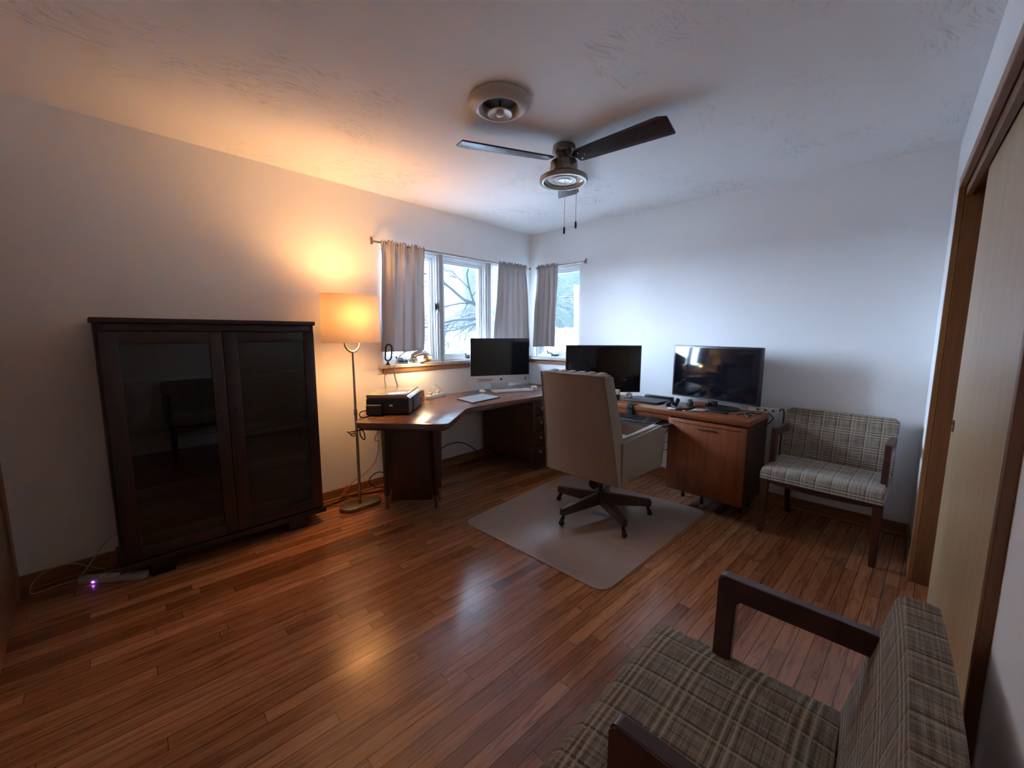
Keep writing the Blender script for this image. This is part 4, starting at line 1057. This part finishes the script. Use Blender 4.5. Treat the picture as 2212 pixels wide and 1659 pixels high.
flat('envelope', 'white folded sheet of paper sticking out from under the headphones', 'paper', (-.37, -2.085, RZ), .2, .10, .13, .003, M['paper'], .001)
flat('notebook', 'rust-red notebook propped under the front of the television', 'notebook', (-.235, -2.02, RZ + .0115), radians(12), .09, .13, .022, M['rust'], .002)
flat('mobile_phone', 'black phone lying in front of the television', 'phone', (-.39, -2.215, RZ), radians(-6), .075, .15, .010, M['black'], .003)
bb = thing('charger', 'white charger block on a black base between the office chair and the monitor', 'charger', (-.385, -1.372, RZ), radians(20))
bm = newbm(); bx(bm, -.024, .024, -.026, .026, .0, .046, .004); obj('base', bm, M['black'], bb, label='black lower half')
bm = newbm(); bx(bm, -.022, .022, -.024, .024, .0465, .090, .006); obj('body', bm, M['white'], bb)
bm = newbm(); lathe(bm, [(.012, 0), (.027, 0), (.027, .024), (.012, .024), (.012, 0)], 24, (0, 0, 0), Matrix.Rotation(radians(80), 3, 'Y'), False); o = obj('tape_roll', bm, M['white']); o.location = (-.285, -1.435, RZ + .029); tag(o, 'small white roll beside the lower edge of the monitor', 'roll')
cable('monitor_cable', [(-.36, -1.37, .745), (-.34, -1.40, .765), (-.32, -1.38, .762), (-.30, -1.41, .745), (-.31, -1.37, .742), (-.29, -1.355, .755), (-.27, -1.41, .745)], .003, M['nickel_dark'], 'grey cable coiled at the foot of the monitor', 'cable')
cable('adapter_cable', [(-.43, -2.36, .745), (-.40, -2.40, .755), (-.44, -2.43, .745), (-.38, -2.44, .75), (-.36, -2.38, .745), (-.33, -2.43, .755), (-.28, -2.46, .745), (-.22, -2.47, .742)], .005, M['black'], 'black cable heaped on the right corner of the typing return', 'cable')
wps = thing('power_strip', 'tan power strip sticking out behind the right end of the television', 'power strip', (-.120, -2.46, .7395), 0)
bm = newbm(); bx(bm, -.022, .022, -.10, .10, .0, .034, .005); obj('housing', bm, M['offwhite'], wps)
for k in range(3):
    bm = newbm(); bx(bm, -.0235, -.0221, -.08 + k * .05, -.06 + k * .05, .010, .024, .0005); obj('socket', bm, M['darkgrey'], wps)
cable('power_cord', [(-.11, -2.562, .757), (-.06, -2.572, .765), (-.035, -2.58, .745), (-.022, -2.58, .70), (-.020, -2.575, .60), (-.020, -2.57, .40)], .0045, M['black'], '', parent=wps)
cable('wall_cable', [(-.13, -2.44, .742), (-.075, -2.475, .735), (-.04, -2.505, .700), (-.04, -2.515, .680), (-.04, -2.49, .640), (-.04, -2.455, .605), (-.05, -2.42, .56)], .0035, M['black'], 'thin black cable bending beside the top of the return cabinet', 'cable')
cable('tray_cable', [(-.45, -1.90, .60), (-.43, -1.87, .555), (-.42, -1.82, .505), (-.40, -1.75, .465), (-.36, -1.68, .46)], .003, M['black'], 'black cable sagging under the right end of the keyboard tray', 'cable')
cable('wall_cable', [(-.03, -1.52, .30), (-.03, -1.591, .298), (-.03, -1.634, .318), (-.03, -1.729, .343), (-.03, -1.85, .36)], .003, M['black'], 'upper thin black cable against the wall left of the return cabinet', 'cable')
cable('wall_cable', [(-.03, -1.52, .312), (-.03, -1.60, .280), (-.03, -1.66, .262), (-.03, -1.732, .268), (-.03, -1.85, .28)], .003, M['black'], 'lower thin black cable against the wall left of the return cabinet', 'cable')

# ------------------------------------------------------------------ outside
bm = newbm(); bx(bm, -60, 260, T + .01, 260, -.72, -.6); bx(bm, T + .01, 260, -60, T + .01, -.72, -.6)
g = struct('ground', bm, M['snow']); g['label'] = 'snow-dusted ground outside'
def branch(bm, p, d, L, r, depth, rnd, spread=.5, droop=0.0, minr=.002, up=.0):
    n = 4; pts = [p]; q = p.copy(); dd = d.copy()
    for i in range(n):
        dd = (dd + Vector((rnd.uniform(-1, 1), rnd.uniform(-1, 1), rnd.uniform(-1, 1))) * .16 + Vector((0, 0, up - droop))).normalized()
        q = q + dd * L / n; pts.append(q.copy())
    rs = [max(minr, r * (1 - .35 * i / n)) for i in range(n + 1)]
    tube(bm, pts, rs, 5 if r > .01 else 4, cap=False)
    if depth <= 0: return
    k = rnd.choice((2, 3, 3))
    for _ in range(k):
        i = rnd.randint(1, n); s = rnd.uniform(.3, 1) * spread
        ax = Vector((rnd.uniform(-1, 1), rnd.uniform(-1, 1), rnd.uniform(-1, 1))).normalized()
        nd = (dd + ax * s * 1.6).normalized()
        branch(bm, pts[i], nd, L * rnd.uniform(.55, .8), rs[i] * .6, depth - 1, rnd, spread, droop, minr, up)
    branch(bm, pts[-1], (dd + Vector((rnd.uniform(-1, 1), rnd.uniform(-1, 1), rnd.uniform(-.5, .5))) * .3).normalized(), L * .75, rs[-1], depth - 1, rnd, spread, droop, minr, up)
def tree(label, loc, trunk_h, r, L, n, seed, depth=4, spread=.5, droop=.03, minr=.004):
    t = thing('bare_tree', label, 'tree', loc); rnd = random.Random(seed)
    bm = newbm(); tube(bm, smoothpts([(0, 0, 0), (.05, .03, trunk_h * .5), (-.03, .05, trunk_h)], 4), [r * (1 - .3 * i / 8) for i in range(9)], 8); obj('trunk', bm, M['bark'], t)
    bm = newbm()
    for i in range(n):
        a = 2 * pi * i / n + rnd.uniform(-.3, .3)
        branch(bm, Vector((-.03, .05, trunk_h * rnd.uniform(.75, 1))), Vector((cos(a), sin(a), rnd.uniform(.1, .6))).normalized(), L, r * .45, depth, rnd, spread, droop, minr)
    obj('branches', bm, M['bark'], t); return t
tree('bare dark-limbed tree whose branches cross the top of the middle window', (5.3, 5.9, -.6), 2.7, .15, 1.35, 8, 5, 4, .55, .05, .006)
def shrub(label, loc, n, L, seed, depth=3, minr=.003):
    t = thing('bare_shrub', label, 'shrub', loc); rnd = random.Random(seed); bm = newbm()
    for i in range(n):
        a = rnd.uniform(0, 2 * pi); branch(bm, Vector((cos(a) * .12, sin(a) * .12, 0)), Vector((cos(a) * rnd.uniform(.1, .55), sin(a) * rnd.uniform(.1, .55), 1)).normalized(), L, .014, depth, rnd, .35, -.02, minr)
    obj('stems', bm, M['bark'], t); return t
shrub('leafless many-stemmed shrub outside the right pane of the three-part window', (2.25, 3.10, -.6), 11, .75, 9)
shrub('leafless shrub seen through the single window right of the corner', (2.05, .75, -.6), 13, .75, 31)
rnd = random.Random(4); bm = newbm()
for i in range(900):
    dst = 9 + 55 * rnd.random() ** 1.5; az = rnd.uniform(radians(20), radians(80)); x, y = dst * sin(az), dst * cos(az)
    hh = rnd.uniform(.2, .75)
    for k in range(5):
        dx, dy = rnd.uniform(-.3, .3), rnd.uniform(-.3, .3); w = .004 + .0007 * dst
        a_ = bm.verts.new((x - w, y, -.6)); b_ = bm.verts.new((x + w, y, -.6)); m_ = bm.verts.new((x + dx * .6 , y + dy * .6 + w, -.6 + hh * .6)); c_ = bm.verts.new((x + dx, y + dy, -.6 + hh))
        bm.faces.new((a_, b_, c_)); bm.faces.new((b_, m_, c_)); bm.faces.new((m_, a_, c_))
tag(obj('field_brush', bm, M['twig'], None, 0), 'dry brown brush scattered over the snowy field', 'brush', kind='stuff')
bm = newbm(); rnd = random.Random(8); N = 160; pr2 = []
for i in range(N + 1):
    az = radians(5 + 95 * i / N); h = 1.8 + 1.6 * rnd.random() + 1.2 * sin(i * .17); pr2.append((170 * sin(az), 170 * cos(az), h))
for (x0, y0, h0), (x1, y1, h1) in zip(pr2, pr2[1:]):
    vs = [bm.verts.new(p) for p in ((x0, y0, -.6), (x1, y1, -.6), (x1, y1, h1), (x0, y0, h0), (x0 * 1.03, y0 * 1.03, -.6), (x1 * 1.03, y1 * 1.03, -.6), (x1 * 1.03, y1 * 1.03, h1 * .8), (x0 * 1.03, y0 * 1.03, h0 * .8))]
    bm.faces.new(vs[:4]); bm.faces.new((vs[3], vs[2], vs[6], vs[7])); bm.faces.new(vs[4:][::-1])
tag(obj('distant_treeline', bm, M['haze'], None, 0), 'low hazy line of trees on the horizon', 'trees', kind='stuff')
ub = thing('utility_box', 'small green utility box standing in the snow outside the middle window', 'utility box', (14.3, 18.6, -.6), radians(40))
bm = newbm(); bx(bm, -.20, .20, -.15, .15, 0, .58, .01); obj('cabinet', bm, M['green_box'], ub)
bm = newbm(); bx(bm, -.21, .21, -.16, .16, .585, .64, .01); obj('lid', bm, M['green_box'], ub)
bm = newbm(); tube(bm, [(2.35, 4.72, -.6), (2.10, 4.60, .35), (1.55, 4.35, 2.4)], .012, 6); tag(obj('guy_wire', bm, M['wire']), 'slanting guy wire outside the middle window', 'wire')
dp = thing('downspout', 'grey gutter downspout crossing above the right pane outside', 'downspout', (0, 0, 0))
bm = newbm(); tube(bm, smoothpts([(-.12, .80, 2.25), (-.075, .80, 2.155), (-.02, .78, 2.105), (.15, .72, 2.055), (.42, .60, 1.99), (.60, .5, 1.95)], 5), .042, 10); obj('elbow', bm, M['gutter'], dp)
bm = newbm()
bx(bm, -2.6, 1.0, .62, .74, 2.36, 2.46, .01); obj('gutter', bm, M['gutter'], dp)
# roof overhang
bm = newbm(); bx(bm, XW - 1, .75, T + .005, .72, 2.46, 2.52); bx(bm, T + .005, .75, -2.2, .2, 2.46, 2.52); struct('soffit', bm, M['white_frame'])
rl = thing('utility_pole', 'faint utility pole far off in the snow haze', 'pole', (60, 79, -.6))
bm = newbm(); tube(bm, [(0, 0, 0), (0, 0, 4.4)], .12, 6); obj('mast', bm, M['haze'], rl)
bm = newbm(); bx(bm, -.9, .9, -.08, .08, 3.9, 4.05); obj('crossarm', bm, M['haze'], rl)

# ------------------------------------------------------------------ sky
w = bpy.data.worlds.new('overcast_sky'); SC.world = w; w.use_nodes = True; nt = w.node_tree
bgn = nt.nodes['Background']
tc = nt.nodes.new('ShaderNodeTexCoord')
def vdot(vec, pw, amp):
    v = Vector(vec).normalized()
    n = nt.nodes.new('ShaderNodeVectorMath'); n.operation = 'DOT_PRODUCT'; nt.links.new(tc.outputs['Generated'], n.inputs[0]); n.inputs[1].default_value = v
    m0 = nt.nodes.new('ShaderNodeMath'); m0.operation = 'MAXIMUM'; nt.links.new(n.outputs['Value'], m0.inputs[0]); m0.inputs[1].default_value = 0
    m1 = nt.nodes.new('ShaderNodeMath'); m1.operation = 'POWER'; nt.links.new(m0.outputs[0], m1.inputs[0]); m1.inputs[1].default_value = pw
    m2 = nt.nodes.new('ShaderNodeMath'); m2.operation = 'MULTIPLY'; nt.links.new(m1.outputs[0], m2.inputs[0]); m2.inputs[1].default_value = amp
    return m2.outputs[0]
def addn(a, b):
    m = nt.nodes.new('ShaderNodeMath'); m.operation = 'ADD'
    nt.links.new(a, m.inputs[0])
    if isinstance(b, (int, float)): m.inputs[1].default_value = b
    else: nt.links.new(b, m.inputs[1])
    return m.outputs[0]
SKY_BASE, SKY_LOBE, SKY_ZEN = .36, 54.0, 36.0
s1 = vdot((-.50, .82, .18), 4.0, SKY_LOBE)       # added bright lobe, aimed out of the camera's view to light the walls
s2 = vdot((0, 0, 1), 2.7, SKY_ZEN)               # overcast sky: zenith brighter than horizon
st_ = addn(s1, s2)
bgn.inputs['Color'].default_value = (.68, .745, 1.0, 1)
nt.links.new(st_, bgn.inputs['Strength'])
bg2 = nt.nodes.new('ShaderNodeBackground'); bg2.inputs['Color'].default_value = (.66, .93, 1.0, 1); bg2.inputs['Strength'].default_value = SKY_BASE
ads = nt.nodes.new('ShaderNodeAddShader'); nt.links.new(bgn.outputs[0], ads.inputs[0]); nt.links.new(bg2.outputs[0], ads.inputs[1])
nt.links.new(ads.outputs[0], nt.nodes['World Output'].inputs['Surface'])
w.cycles.sampling_method = 'MANUAL'; w.cycles.sample_map_resolution = 512

# ------------------------------------------------------------------ camera
yaw, pitch, roll = 0.8140689273681447, 0.12640340204325354, 0.003695331650063312
fwd = Vector((sin(yaw) * cos(pitch), cos(yaw) * cos(pitch), -sin(pitch))); right = Vector((cos(yaw), -sin(yaw), 0)); up = right.cross(fwd)
r_ = cos(roll) * right + sin(roll) * up; u_ = -sin(roll) * right + cos(roll) * up
cam = bpy.data.cameras.new('camera'); co = bpy.data.objects.new('camera', cam); COL.objects.link(co)
mw = Matrix((r_, u_, -fwd)).transposed().to_4x4(); mw.translation = Vector((-3.6450593804870057, -3.154434144523787, 1.3311426060223803))
co.matrix_world = mw
cam.sensor_fit = 'HORIZONTAL'; cam.sensor_width = 36; cam.lens = 874.96 / 2212 * 36; cam.clip_start = .02; cam.clip_end = 600
cam.shift_y = 0
SC.camera = co

vs = SC.view_settings
vs.view_transform = 'Standard'; vs.look = 'None'; vs.gamma = 1; vs.use_curve_mapping = False; vs.exposure = 1.25
cy = SC.cycles
cy.use_denoising = True
cy.max_bounces = 10; cy.diffuse_bounces = 6; cy.glossy_bounces = 4; cy.transparent_max_bounces = 12; cy.transmission_bounces = 6
cy.sample_clamp_indirect = 8; cy.caustics_reflective = False; cy.caustics_refractive = False
